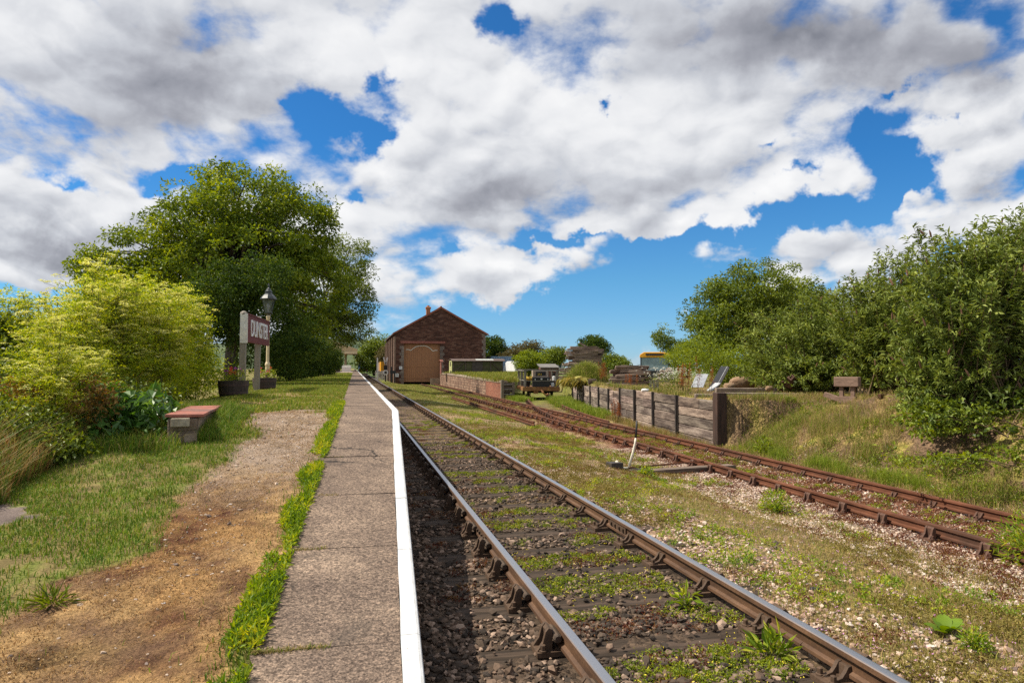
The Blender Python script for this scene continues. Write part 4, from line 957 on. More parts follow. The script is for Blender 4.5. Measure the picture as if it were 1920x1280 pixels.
# kerbs, rocks, offcuts
M_kerb = m_worn('kerb_concrete', (.17, .13, .10), (.28, .22, .17), .9, 3, .5, world=True)
k1 = MB(); k1.box((0, 0, 0), (2.0, .26, .2)); o = k1.build('kerb_stone', M_kerb, None, (12.55, 20.2, .88), (0, .0, rad(-14)), bevel=.02); tag(o, 'long concrete kerb lying on the bank below the rocks', 'kerb')
k1 = MB(); k1.box((0, 0, 0), (2.6, .24, .18)); o = k1.build('kerb_stone', M_kerb, None, (11.9, 18.3, .80), (0, .01, rad(-12)), bevel=.02); tag(o, 'long concrete kerb at the crest of the bank nearest the path of weeds', 'kerb')
o['label'] = 'long concrete kerb along the crest of the bank, the nearer one'
k1 = MB(); k1.box((0, 0, 0), (.9, .24, .16)); o = k1.build('kerb_stone', M_kerb, None, (10.15, 18.2, .79), (0, .03, rad(-20)), bevel=.02); tag(o, 'short kerb piece just behind the end post of the sleeper wall', 'kerb')
def rock_mesh(name, r, seed, mat):
    bm = bmesh.new(); bmesh.ops.create_icosphere(bm, subdivisions=3, radius=1); rs = RS(seed); off = rs.uniform(0, 50, 3)
    for v_ in bm.verts:
        p = v_.co; f = 1 + .35 * (fbm(p.x + off[0] + p.z, p.y + off[1], 1.3, 3, seed) - .5)
        v_.co = Vector((p.x * r[0] * f, p.y * r[1] * f, p.z * r[2] * f)); 
    for v_ in bm.verts:
        v_.co.z = min(v_.co.z, r[2] * .8); v_.co.x = max(min(v_.co.x, r[0] * .85), -r[0] * .85)
    me = bpy.data.meshes.new(name); bm.to_mesh(me); bm.free(); me.materials.append(mat); return me
M_rock = m_worn('bank_rock', (.22, .13, .075), (.38, .26, .16), .95, 3, .6, c3=(.16, .11, .07))
for (lab, loc, r, s) in (('big flat topped tan rock on the bank above the kerbs', (13.35, 21.6, 1.12), (.62, .3, .26), 1), ('smaller tan rock left of the flat topped rock', (12.6, 21.3, 1.0), (.22, .2, .14), 2),
                         ('rounded pale stone at the end of the upper kerb', (12.95, 19.5, .98), (.14, .1, .1), 3), ('white chalky stone in grass by the low timber stack', (10.15, 22.8, .84), (.16, .1, .07), 4), ('dark stump end at the top of the grassy mound', (12.4, 34.6, .9), (.28, .3, .2), 5)):
    o = obj('rock', rock_mesh('rock', r, s, M_rock if s not in (4, 5) else (M_plate if s == 4 else M_slp)), None, loc); tag(o, lab, 'rock' if s != 5 else 'stump')
    if s == 5: o.name = 'stump'
m = thing('offcut_heap', 'dark heap of rail chairs dumped at the end of the kerbs', 'scrap heap', (13.6, 19.4, .98), rad(20))
for q in range(7): obj('rail_chair', CHR, m, (rs.uniform(-.3, .3), rs.uniform(-.25, .25), .06 + .1 * (q % 3)), (rs.uniform(-1, 1), rs.uniform(-1, 1), rs.uniform(0, 3)))
# old buffer stop on the right
bf = thing('buffer_stop', 'derelict brown timber buffer stop in the bushes', 'buffer stop', (11.95, 14.7, .80), rad(-52)); bf.scale = (.72, .72, .8)
M_buf = m_worn('buffer_wood', (.17, .105, .075), (.29, .19, .14), .9, 3, .5, stretch=(.5, 4, 4), bd=.02)
m = MB(); m.box((0, 0, .62), (.78, .42, .30)); m.build('beam', M_buf, bf, bevel=.02)
for sx in (-.18, .18): MB().box((sx, -.05, .3), (.12, .16, .5)).build('leg', M_buf, bf)
m = MB(); m.box((.0, -.05, .06), (.55, .4, .22)); m.bar((-.75, .0, .22), (-.2, .0, .05), .2, .14); m.build('foot', M_buf, bf)
m = thing('old_rail', 'short rusty rail sticking out of bushes right of the buffer stop', 'rail', (12.55, 13.9, .98), rad(-62))
MB().box((0, 0, 0), (.07, 1.6, .10)).build('rail', M_rust, m)

# ================================================================== far end of the platform
M_valance = m_worn('valance_tan', (.46, .34, .18), (.54, .41, .23), .6, 3, .1)
sb = thing('station_building', 'tan canopied station building at the far end of platform', 'building', (0, 0, 0))
m = MB(); m.prism([(-9, 4.35), (.35, 4.35), (.5, 4.75), (-3.7, 6.2), (-9, 6.2)], 118, 150); m.build('canopy_roof', M_valance, sb)
m = MB(); m.prism([(-9, 3.95), (.42, 3.95), (.42, 4.36), (-9, 4.36)], 117.8, 117.95); m.prism([(.36, 3.95), (.42, 3.95), (.42, 4.36), (.36, 4.36)], 117.95, 150); m.build('valance', M_cream, sb)
m = MB(); m.box((-6, 135, 2.7), (4.5, 30, 3.4)); m.build('wall', M_rubble, sb)
for yy in (119, 127, 135, 143):
    m = MB(); m.lathe([(.12, .98), (.08, 1.4), (.08, 3.9), (.2, 4.35)], 10, (-1.6, yy, 0)); m.build('column', M_cream, sb)
# white pots and flower tub under the canopy
def person(loc, rz, label):
    t = thing('person', label, 'person', loc, rz)
    me = bpy.data.meshes.new('body'); V = [(0, 0, .95), (0, 0, 1.2), (0, .0, 1.42), (0, 0, 1.52), (0, -.01, 1.64), (.1, 0, .9), (.11, .02, .48), (.11, 0, .08), (.12, -.14, .03), (-.1, 0, .9), (-.11, .04, .48), (-.11, .02, .08), (-.12, -.12, .03), (.2, 0, 1.40), (.26, .03, 1.12), (.24, -.08, .88), (.24, -.12, .78), (-.2, 0, 1.40), (-.26, .03, 1.12), (-.24, -.08, .88), (-.24, -.12, .78), (0, -.01, 1.74)]
    E_ = [(0, 1), (1, 2), (2, 3), (3, 4), (4, 21), (0, 5), (5, 6), (6, 7), (7, 8), (0, 9), (9, 10), (10, 11), (11, 12), (2, 13), (13, 14), (14, 15), (15, 16), (2, 17), (17, 18), (18, 19), (19, 20)]
    me.from_pydata(V, E_, []); o = obj('body', me, t)
    rr = [.15, .14, .14, .06, .10, .09, .06, .045, .035, .09, .06, .045, .035, .06, .045, .035, .03, .06, .045, .035, .03, .08]
    sk = o.modifiers.new('skin', 'SKIN'); 
    if not me.skin_vertices: 
        bpy.context.view_layer.objects.active = o
    sv = me.skin_vertices[0].data if me.skin_vertices else None
    if sv:
        for i_, r_ in enumerate(rr): sv[i_].radius = (r_, r_ * .8)
        sv[0].use_root = True
    o.modifiers.new('sub', 'SUBSURF').levels = 2
    mm, nt_, b_ = newmat('skin'); b_.inputs['Base Color'].default_value = (.45, .24, .17, 1); me.materials.append(mm)
    m = MB(); m.lathe([(.16, .93), (.19, 1.0), (.18, 1.2), (.215, 1.40), (.12, 1.5), (.07, 1.52)], 14); 
    for s in (-1, 1): m.tube([(s * .17, 0, 1.42), (s * .24, .02, 1.28), (s * .27, .03, 1.12)], [.085, .075, .065], 8)
    m.build('shirt', M_plate, t, smooth=True)
    m = MB()
    for s in (-1, 1): m.tube([(s * .08, 0, .98), (s * .105, .01, .75), (s * .11, .03, .48), (s * .11, .01, .08)], [.11, .10, .08, .07], 10)
    m.build('trousers', m_worn('trousers', (.03, .025, .03), (.05, .04, .045), .9), t, smooth=True)
    m = MB(); m.lathe([(.02, 1.70), (.095, 1.72), (.09, 1.78), (.04, 1.83)], 12); m.build('hair', M_dark, t, smooth=True)
    return t
person((-2.75, 112, .985), rad(20), 'person in white shirt standing under the far canopy')
ft = thing('flower_tub', 'flower tub with yellow and red blooms near the far canopy', 'planter', (-2.55, 108.5, .985))
m = MB(); m.lathe([(.35, 0), (.45, .5)], 12); m.build('tub', M_barrel, ft); FT = ft
m = MB(); m.box((0, 0, .35), (1.5, .5, .7)); m.box((0, .27, .8), (1.5, .06, .5)); o = thing('platform_bench', 'pale bench on the far platform past the person', 'bench', (-1.3, 117, .985)); m.build('seat', M_offw, o)
for k, (xx, yy, hh) in enumerate(((-3.55, 62, 2.6), (-3.35, 50, 2.4))):
    o = thing('cream_post', ['slender cream post in front of the far dark hedge', 'cream post with dark foot standing beside the shaded lawn'][k], 'post', (xx, yy, .95))
    MB().lathe([(.07, 0), (.055, .4), (.05, hh), (.065, hh + .03), (.02, hh + .09)], 10).build('post', M_cream, o); MB().lathe([(.074, -.01), (.074, .35)], 10).build('base', M_maroon, o)
o = lamp_post('street_lamp', 'distant cream lamp post standing against the dark hedge', (-2.45, 56.5, .95), 3.2)
yfz = thing('picket_fence', 'short yellow fence at the end of the far hedge', 'fence', (-3.6, 92, .98))
m = MB()
for k in range(5): m.box((k * .28, 0, .5), (.12, .05, 1.0))
m.build('pales', m_worn('yellow_pales', (.42, .33, .10), (.5, .4, .14), .8), yfz); MB().box((.56, .05, .7), (1.4, .05, .1)).box((.56, .05, .3), (1.4, .05, .1)).build('rails', M_cream, yfz)
# ground signal, white post, fence and orange wagons beyond the main line
gs = thing('ground_signal', 'white ringed disc signal on a black post', 'signal', (4.05, 93, -.25))
m = MB(); m.lathe([(.09, 0), (.07, 1.0), (.05, 2.4)], 10); m.build('post', M_dark, gs)
m = MB(); m.lathe([(.36, -.03), (.36, .03)], 20); dk_ = m.build('disc', M_plate, gs, (0, -.16, 1.25), (rad(90), 0, 0)); m = MB(); m.lathe([(.17, 0), (.17, .02)], 16); m.build('disc_centre', M_dark, dk_, (0, 0, .035))
m = MB(); m.box((0, -.1, 1.9), (.5, .2, .6)); m.build('lamp_case', M_dark, gs)
m = MB(); m.bar((-.06, 0, 2.4), (-.26, 0, 3.3), .09, .16); m.bar((.06, 0, 2.4), (.26, 0, 3.3), .09, .16); m.box((0, 0, 2.55), (.2, .09, .4)); m.build('v_arms', M_plate, gs)
o = thing('marker_post', 'thin white post left of the ringed disc signal', 'post', (3.1, 97, -.2)); MB().box((0, 0, 1.6), (.16, .16, 3.2)).build('post', M_plate, o); MB().box((0, 0, 3.22), (.2, .2, .05)).build('cap', M_plate, o)
fz = thing('picket_fence', 'low white picket fence behind the ringed disc signal', 'fence', (3.0, 101, -.2)); m = MB()
for k in range(12): m.box((k * .2, 0, .7), (.11, .04, 1.4))
m.build('pales', M_offw, fz); MB().box((1.1, .04, 1.0), (2.4, .04, .1)).box((1.1, .04, .4), (2.4, .04, .1)).build('rails', M_offw, fz)
wn_ = thing('ballast_wagon', 'distant train of tan and orange wagons left of the shed', 'wagon', (4.35, 118, -.3), rad(0))
for k in range(3):
    m = MB(); m.box((1.0, k * 7, 2.1), (2.2, 6.4, 1.6)); m.build('body', m_worn('tan_wagon', (.30, .20, .13), (.40, .28, .19), .8) if k else M_org, wn_)
    m = MB(); 
    for yy in (-2.2, 2.2): m.box((1.0, k * 7 + yy, .5), (1.7, .9, .9))
    m.box((1.0, k * 7, 1.15), (2.3, 6.5, .2)); m.build('underframe', M_dark, wn_)
bb = thing('distant_train', 'blue fronted train far down the line', 'train', (2.6, 215, -.2)); m = MB(); m.prism([(-1.3, .6), (1.3, .6), (1.35, 2.6), (.8, 3.6), (-.8, 3.6), (-1.35, 2.6)], 0, 18); m.build('body', m_worn('train_blue', (.03, .10, .30), (.05, .14, .36), .4), bb)
m = MB(); m.box((0, -.03, 2.6), (2.0, .05, .8)); m.build('windscreen', M_glass, bb); m = MB(); m.box((.0, -.04, 1.1), (2.5, .06, .8)); m.build('buffer_beam', M_maroon, bb)
# hill on the skyline, houses between the trees
xs_ = np.linspace(-700, 900, 60); V = []; ys_ = np.linspace(0, 700, 14)
for yy in ys_:
    for xx in xs_:
        V.append((xx, 1650 + yy, -2 + 74 * math.sin(min(1, yy / 420) * math.pi / 2) * (.55 + .45 * math.cos((xx - 60) / 420)) + 22 * float(fbm(xx, yy, .012, 4, 6)) * min(1, yy / 200)))
nx_ = len(xs_)
V = [(x, y, z if x < 80 else -2 + (z + 2) * max(0, 1 - (x - 80) / 260)) for x, y, z in V]; F = [(a * nx_ + b_, a * nx_ + b_ + 1, (a + 1) * nx_ + b_ + 1, (a + 1) * nx_ + b_) for a in range(len(ys_) - 1) for b_ in range(nx_ - 1)]
tag(obj('hill', mesh_data('hill', V, np.array(F), m_worn('hill_woods', (.035, .06, .03), (.10, .13, .05), 1, .012, 0, world=True), True)), kind='structure')
for k, (lab, x, y, w) in enumerate((('white house with orange tiled roof peeping between far trees', 62, 230, 5), ('grey gabled house end left of the tall timber heap', 67, 222, 3.2))):
    h = thing('far_house', lab, 'house', (x, y, -.2), rad(-20)); m = MB(); m.prism([(-w / 2, 0), (w / 2, 0), (w / 2, 4.2), (0, 6.6), (-w / 2, 4.2)], 0, 8); m.build('wall', M_offw if k == 0 else m_worn('grey_render', (.40, .38, .35), (.5, .48, .45), .9), h)
    m = MB()
    for s in (-1, 1): m.prism([(s * (w / 2 + .3), 4.0), (0, 6.65), (0, 6.9), (s * (w / 2 + .3), 4.25)][::s], -.3, 8.3)
    m.build('roof', M_terra if k == 0 else M_slate, h)
    m = MB(); m.box((-w / 4, -.03, 2.4), (.9, .06, 1.2)); m.box((w / 4, -.03, 2.4), (.9, .06, 1.2)); m.build('window', M_glass, h)

# ================================================================== vegetation
def at(px, py, Y):
    """world point at depth Y along the line on which the photo shows pixel (px, py)"""
    a = (px - 960) / 1280; b = -(py - 640) / 1280
    f = np.array([math.sin(YAW) * math.cos(PIT), math.cos(YAW) * math.cos(PIT), math.sin(PIT)])
    d = f + a * np.array([math.cos(YAW), -math.sin(YAW), 0]) + b * np.array([-math.sin(YAW) * math.sin(PIT), -math.cos(YAW) * math.sin(PIT), math.cos(PIT)])
    t = Y / d[1]; return np.array([0, 0, H]) + d * t
def unit(v): return v / np.maximum(np.linalg.norm(v, axis=-1, keepdims=True), 1e-9)
def leafcards(C, T, Nn, L, Wd, fold=.22, droop=.15):
    """C base points, T leaf directions, Nn rough normals, L lengths, Wd widths -> folded pointed leaves"""
    T = unit(T); B = unit(np.cross(Nn, T)); Nn = np.cross(T, B); L = np.asarray(L)[:, None]; Wd = np.asarray(Wd)[:, None]
    tip = C + T * L - Nn * L * droop; m = C + T * L * .45
    l = m + B * Wd * .5 + Nn * Wd * fold; r = m - B * Wd * .5 + Nn * Wd * fold
    V = np.stack([C, r, tip, l], 1).reshape(-1, 3); k = np.arange(len(C))[:, None] * 4
    F = np.concatenate([k + np.array([[0, 1, 2]]), k + np.array([[0, 2, 3]])], 0)
    return V, F
def in_lobes(lobes, n, rs, inner=.35):
    A = np.array([(l[3] * l[4] * l[5]) ** .66 for l in lobes]); pick = rs.choice(len(lobes), n, p=A / A.sum()); Lb = np.array(lobes)[pick]
    d = unit(rs.normal(size=(n, 3))); rr = (inner + (1 - inner) * rs.rand(n) ** .55)
    wob = 1 + .34 * (np.array([fbm(d[:, 0] * 2 + pick * 7.1, d[:, 1] * 2 + d[:, 2] * 1.7, 1.3, 3, 5)]).reshape(-1) - .5) * 2 * .6
    return Lb[:, :3] + d * Lb[:, 3:6] * (rr * wob)[:, None], d
def crown(name, parent, lobes, n, per, cr, L, Wd, mat, seed, flat=.55, inner=.35, base=None, zmin=None, loc=(0, 0, 0)):
    rs = RS(seed); C, d = in_lobes(lobes, n, rs, inner)
    if zmin is not None: C = C[C[:, 2] > zmin]
    n = len(C); s = rs.uniform(.6, 1.25, n) * cr
    P = np.repeat(C, per, 0); S_ = np.repeat(s, per); N_ = len(P)
    o = rs.normal(size=(N_, 3)); o = o * (rs.rand(N_, 1) ** .3 / np.maximum(np.linalg.norm(o, axis=1, keepdims=True), .1)); o[:, 2] *= flat
    P = P + o * S_[:, None]
    T = unit(o * np.array([1, 1, .5]) + rs.normal(size=(N_, 3)) * .7 + np.array([0, 0, -.25])); Nn = unit(rs.normal(size=(N_, 3)) * .75 + np.array([0, 0, .8]) + o * .4)
    V, F = leafcards(P - np.array(loc), T, Nn, L * rs.uniform(.45, 1.4, N_), Wd * rs.uniform(.55, 1.3, N_))
    g = np.repeat(np.clip(rs.normal(.5, .27, n), 0, 1), per); c = np.stack([rs.rand(N_), g, 0 * g], 1)
    return obj(name, mesh_data(name, V, F, mat, False, np.repeat(c, 4, 0)), parent), C
def limbs(name, parent, base, r0, C, nl, mat, seed, top=None, loc=(0, 0, 0)):
    rs = RS(seed); m = MB(); base = np.array(base, float); cen = C.mean(0) if top is None else np.array(top, float); off_ = np.array(loc)
    tr = [base + (cen - base) * t + np.array([rs.normal() * .06, rs.normal() * .06, 0]) * np.linalg.norm(cen - base) * t * .5 for t in np.linspace(0, 1, 7)]
    m.tube([tuple(p - off_) for p in tr], list(np.linspace(r0, r0 * .35, 7)), 9)
    for q in rs.choice(len(C), min(nl, len(C)), replace=False):
        k = rs.uniform(.3, .95); i = min(int(k * 6), 5); s = tr[i] + (tr[i + 1] - tr[i]) * (k * 6 - i); e = C[q]; v_ = e - s; ln = np.linalg.norm(v_)
        pts = [s, s + v_ * .3 + np.array([0, 0, .10]) * ln, s + v_ * .62 + np.array([rs.normal() * .05, rs.normal() * .05, .09]) * ln, s + v_ * .85 + np.array([0, 0, .03]) * ln, e]
        r = r0 * .32 * min(1, ln / 5 + .25); m.tube([tuple(p - off_) for p in pts], [r, r * .7, r * .45, r * .28, r * .12], 5)
    return m.build(name, mat, parent, smooth=True)
M_bark = m_worn('bark', (.055, .04, .03), (.13, .10, .075), .95, 5, .6, stretch=(4, 4, .6))
GR = lambda a, b, c: [(.12, a), (.5, b), (.88, c)]
M_lf_walnut = m_leaf('leaf_walnut', GR((.018, .034, .003), (.066, .096, .006), (.165, .185, .018)), .34, .48, k=2.15)
M_lf_dark = m_leaf('leaf_dark', GR((.010, .022, .005), (.026, .048, .009), (.068, .088, .014)), .32, .6, .18, k=1.85)
M_lf_mid = m_leaf('leaf_mid', GR((.024, .040, .005), (.066, .092, .009), (.14, .165, .020)), .30, .5, k=1.85)
M_lf_bright = m_leaf('leaf_bright', GR((.055, .085, .006), (.125, .165, .010), (.21, .25, .022)), .38, .5, k=1.35)
M_lf_bud = m_leaf('leaf_buddleia', GR((.026, .040, .008), (.074, .096, .018), (.17, .19, .055)), .28, .55, k=2.1)
M_lf_dry = m_leaf('leaf_dry', GR((.07, .05, .018), (.12, .105, .04), (.19, .165, .08)), .25, .7)
M_lf_dock = m_leaf('leaf_dock', GR((.018, .050, .010), (.045, .105, .020), (.10, .17, .045)), .3, .42, .5, k=1.5)
M_lf_umb = m_leaf('leaf_hemlock', GR((.052, .088, .008), (.150, .198, .012), (.36, .34, .02)), .38, .6, k=1.75)
M_fl_umb = m_leaf('flower_hemlock', GR((.30, .30, .045), (.42, .42, .13), (.56, .56, .33)), .3, .7, k=1.6)
M_stem = m_worn('green_stem', (.085, .10, .02), (.15, .15, .035), .7, 6, .1)
M_stem_br = m_worn('brown_stem', (.10, .065, .03), (.18, .12, .06), .8, 6, .1)
def lob(Y, *ps, dy=1.0, seed=0):
    r = RS(seed); out_ = []
    for (px, py, rx, ry) in ps:
        yy = Y + r.uniform(-1, 1) * dy; c = at(px, py, yy); k = np.linalg.norm(at(px + 10, py, yy) - c) / 10 * .985
        out_.append((c[0], c[1], c[2], rx * k, rx * k, ry * k))
    return out_
def tree(name, label, base, r0, lobes, n, per, cr, L, Wd, mat, seed, nl=40, cat='tree', group=None, inner=.35, flat=.55, top=None, zmin=None):
    t = thing(name, label, cat, base, 0, group); c, C = crown('crown', t, lobes, n, per, cr, L, Wd, mat, seed, loc=base, inner=inner, flat=flat, zmin=zmin)
    limbs('trunk', t, base, r0, C, nl, M_bark, seed + 1, loc=base, top=top); return t
# -- left side
tree('walnut_tree', 'tallest spreading tree behind the yellow umbellifers on the left', (-6.3, 38, .3), .38,
     lob(38, (462, 380, 108, 70), (370, 425, 95, 75), (550, 430, 85, 85), (262, 470, 75, 52), (182, 500, 42, 36), (340, 530, 110, 70), (455, 500, 140, 100), (575, 540, 85, 100), (230, 540, 70, 40), dy=2.2, seed=2), 640, 105, .74, .21, .10, M_lf_walnut, 11, 170, inner=.62, top=at(440, 420, 38))
tree('ash_tree', 'rounded tree overhanging the platform right of the tallest tree', (-3.9, 56, .6), .32,
     lob(56, (652, 490, 46, 52), (668, 560, 36, 56), (650, 612, 48, 36), (612, 540, 52, 80), (600, 610, 60, 50), dy=1.6, seed=4), 300, 84, .78, .23, .09, M_lf_mid, 21, 60, inner=.55)
def bush(name, label, base, lobes, n, per, cr, L, Wd, mat, seed, nl=22, r0=.06, cat='bush', group=None, inner=.4, flat=.7, zmin=None):
    return tree(name, label, base, r0, lobes, n, per, cr, L, Wd, mat, seed, nl, cat, group, inner, flat, None, zmin)
bush('elder_bush', 'large dark green bush directly behind the station sign', (-5.2, 29, .4), lob(29, (480, 600, 80, 105), (420, 560, 62, 80), (545, 640, 45, 70), (500, 520, 55, 50), (370, 600, 70, 80), dy=.8, seed=6), 560, 50, .42, .13, .065, M_lf_dark, 31)
fw = thing('elder_blossom', None, None)
bpy.data.objects.remove(fw)
hp = [(545, 655, 34, 55, 34), (570, 660, 30, 50, 42), (592, 668, 26, 40, 52), (612, 672, 22, 36, 62), (628, 672, 16, 26, 88)]
hl = ['dark hedge bush right behind the cream lamp column', 'second dark hedge bush back from the lamp column', 'dark hedge bush behind the distant cream lamp post', 'dark hedge bush shading the far lawn', 'rounded clipped bush beside the station canopy']
for k, (px, py, rx, ry, Y) in enumerate(hp):
    b_ = at(px, 690, Y); b_[2] = .7
    bush('hedge_bush', hl[k], tuple(b_), lob(Y, (px, py, rx, ry), (px - 12, py + 12, rx, ry * .7), dy=.8, seed=k), 210, 44, .5, .16, .08, M_lf_dark, 41 + k, 14)
# -- right side
tree('round_tree', 'rounded green tree rising behind the right hand bushes', (22.5, 35, -.2), .3, lob(35, (1430, 540, 80, 44), (1365, 590, 72, 62), (1430, 620, 110, 70), (1325, 645, 40, 40), (1500, 590, 60, 60), dy=1.5, seed=9), 760, 76, .58, .16, .085, M_lf_mid, 61, 30)
tree('small_tree', 'small dark sapling at the left edge of the right hand thicket', (29, 62, -.2), .1, lob(62, (1243, 632, 15, 20), (1262, 652, 22, 16), dy=.6), 90, 40, .6, .2, .1, M_lf_mid, 65, 10)
bush('hawthorn_bush', 'bright yellow green bush above the leaning dark panel', (15.6, 26.5, .85), lob(26.5, (1380, 690, 55, 30), (1310, 668, 60, 30), (1425, 700, 50, 30), dy=.8, seed=3), 300, 50, .34, .085, .05, M_lf_bright, 71)
def shoot_bush(name, label, base, lobes, ns, nlv, L, Wd, mat, seed, spikes=.0, r=.012, group=None, fill=0, spike_h=.16, updir=.55):
    rs = RS(seed); t = thing(name, label, 'bush', base, 0, group); b = np.array(base)
    E, d = in_lobes(lobes, ns, rs, .62); E = E[E[:, 2] > base[2] + .15]; ns = len(E)
    Sx = b + np.stack([rs.normal(size=ns) * .35, rs.normal(size=ns) * .35, 0 * E[:, 0]], 1) + (E - b) * np.array([.35, .35, 0])
    M1 = Sx + (E - Sx) * np.array([.45, .45, .75]) + rs.normal(size=(ns, 3)) * .08
    dr = rs.uniform(.0, .35, ns)[:, None] * np.array([0, 0, 1]); E2 = E - dr * .4
    def cv(u): u = u[..., None]; return (1 - u) ** 2 * Sx[:, None] + 2 * u * (1 - u) * M1[:, None] + u * u * E2[:, None]
    U = np.sort(rs.uniform(.42, 1.0, (ns, nlv)) ** .8, 1); P = cv(U); Tn = unit(cv(np.minimum(U + .03, 1.03)) - P)
    P = P.reshape(-1, 3); Tn = Tn.reshape(-1, 3); N_ = len(P); side = unit(np.cross(Tn, rs.normal(size=(N_, 3))))
    T = unit(Tn * .75 + side * .9 + np.array([0, 0, -.12])); Nn = unit(rs.normal(size=(N_, 3)) * .5 + np.array([0, 0, .9]))
    V, F = leafcards(P - b, T, Nn, L * rs.uniform(.6, 1.3, N_), Wd * rs.uniform(.7, 1.2, N_), .15, .3)
    g = np.repeat(np.clip(rs.normal(.5, .2, ns), 0, 1), nlv); c = np.stack([rs.rand(N_), g, 0 * g], 1)
    obj('foliage', mesh_data('foliage', V, F, mat, False, np.repeat(c, 4, 0)), t)
    m = MB(); uu = np.linspace(0, 1.0, 6)
    for i in range(0, ns, 2):
        pts = [(1 - u) ** 2 * Sx[i] + 2 * u * (1 - u) * M1[i] + u * u * E2[i] - b for u in uu]; m.tube([tuple(p) for p in pts], list(np.linspace(r * 1.4, r * .3, 6)), 4, False)
    m.build('stems', M_stem_br, t)
    if spikes:
        m = MB()
        for i in rs.choice(ns, int(ns * spikes), replace=False):
            p = E2[i] - b; dd = unit((E2[i] - M1[i]) + np.array([0, 0, .6])) * spike_h; dd = dd + rs.normal(size=3) * .02
            m.tube([tuple(p), tuple(p + dd * .5 + np.array([0, 0, .01])), tuple(p + dd)], [.018, .02, .006], 5)
        if m.n: tag(m.build('seed_spikes', m_worn('spent_spike', (.13, .06, .035), (.22, .12, .07), .9, 20, .3), t), kind='stuff')
    if fill: crown('inner_leaves', t, [(l[0], l[1], l[2], l[3] * .85, l[4] * .85, l[5] * .85) for l in lobes], fill, 26, .3, L * 1.05, Wd * 1.3, mat, seed + 3, loc=base, inner=.15, zmin=base[2])
    return t
shoot_bush('buddleia_bush', 'dense dark buddleia behind the timber buffer stop', (15.8, 20.6, .85), lob(20.5, (1560, 640, 100, 95), (1480, 640, 90, 80), (1500, 695, 100, 38), (1600, 620, 80, 90), dy=.6, seed=1), 620, 46, .15, .042, M_lf_bud, 81, .10, fill=320)
shoot_bush('buddleia_bush', 'medium buddleia with upright tips between the two larger ones', (15.2, 16.6, .9), lob(16.6, (1645, 610, 75, 95), (1690, 650, 80, 100), (1665, 690, 55, 50), (1700, 530, 60, 75), (1730, 590, 60, 90), (1625, 560, 50, 55), dy=.4, seed=2), 680, 46, .14, .038, M_lf_bud, 83, .10, fill=240)
shoot_bush('buddleia_bush', 'tallest grey green buddleia at the right edge', (12.3, 11.3, .75), lob(11.4, (1790, 560, 100, 130), (1850, 620, 130, 160), (1760, 660, 80, 140), (1930, 520, 90, 120), (1860, 490, 75, 80), (1915, 470, 70, 75), (1960, 680, 120, 150), (1745, 750, 60, 80), (1830, 770, 90, 70), (1915, 770, 90, 90), dy=.3, seed=3), 1200, 54, .125, .034, M_lf_bud, 85, .08, fill=560)
shoot_bush('bramble_bush', 'low leafy bramble at the foot of the tallest buddleia', (11.3, 10.3, .45), lob(10.4, (1850, 810, 110, 60), (1760, 800, 70, 55), (1930, 790, 90, 80), dy=.3, seed=4), 340, 34, .09, .05, M_lf_mid, 87, 0, fill=160)
shoot_bush('bramble_bush', 'low bright bramble patch on the bank near the right edge', (10.6, 9.0, .1), lob(9.0, (1800, 890, 90, 34), (1900, 890, 90, 46), (1720, 870, 50, 26), dy=.3, seed=5), 230, 30, .06, .035, M_lf_bright, 89, 0, fill=60, r=.006)
# -- far trees
for (nm, lab, Y, ps, mat, n, z) in (
    ('far_tree', 'round green tree left of the goods shed far down the line', 150, [(702, 668, 30, 34), (716, 656, 22, 26), (688, 672, 20, 26)], M_lf_mid, 200, 1), ('far_bush', 'brown tinged bush between far round tree and the shed corner', 128, [(724, 668, 12, 18)], M_lf_dry, 60, 2),
    ('far_tree', 'dark green tree against the right corner of the goods shed', 112, [(922, 655, 26, 24), (934, 668, 18, 24)], M_lf_dark, 170, 3), ('far_tree', 'brownish spreading tree beyond the blue container', 108, [(975, 662, 34, 18), (1000, 655, 16, 16), (960, 674, 20, 12)], M_lf_dry, 170, 4),
    ('far_tree', 'small yellow green round tree above the flat wagon', 72, [(992, 680, 22, 20)], M_lf_bright, 130, 5), ('far_tree', 'loose green tree left of the tall timber heap', 84, [(1036, 672, 26, 18), (1046, 662, 12, 12)], M_lf_mid, 130, 6),
    ('far_tree', 'dark conifer behind the tall timber heap', 95, [(1112, 650, 24, 20), (1110, 640, 14, 14), (1128, 655, 14, 14), (1098, 655, 12, 12)], M_lf_dark, 170, 7), ('far_bush', 'green bush between the two timber stacks', 50, [(1158, 682, 22, 12), (1146, 676, 10, 12)], M_lf_mid, 110, 8), ('far_bush', 'green shrub row right of the excavator cab', 58, [(1285, 668, 28, 22), (1262, 680, 22, 12), (1310, 660, 26, 26)], M_lf_mid, 150, 9)):
    k = at(ps[0][0], 689, Y); tree(nm, lab, (k[0], k[1], -.1), .012 * Y / 5, lob(Y, *ps, dy=1.0, seed=z), n, 44, Y * .0092, Y * .0030, Y * .0017, mat, 100 + z, 16, 'tree' if 'tree' in nm else 'bush')
hv = []
rs = RS(71)
for k in range(46):                                # field hedges closing the horizon
    x = -420 + k * 26 + rs.uniform(-6, 6); y = 300 + rs.uniform(-30, 60) + abs(x) * .1; hv.append((x, y, 1.2, 16, 7, rs.uniform(2.2, 3.6)))
o, C_ = crown('far_hedgerow', None, hv, 1500, 14, 2.2, 1.3, .8, M_lf_dark, 5); tag(o, 'dark hedgerow closing the fields along the horizon', 'hedgerow', kind='stuff')

M_lf_rust = m_leaf('leaf_rust', GR((.09, .045, .014), (.20, .12, .03), (.34, .21, .06)), .25, .7)
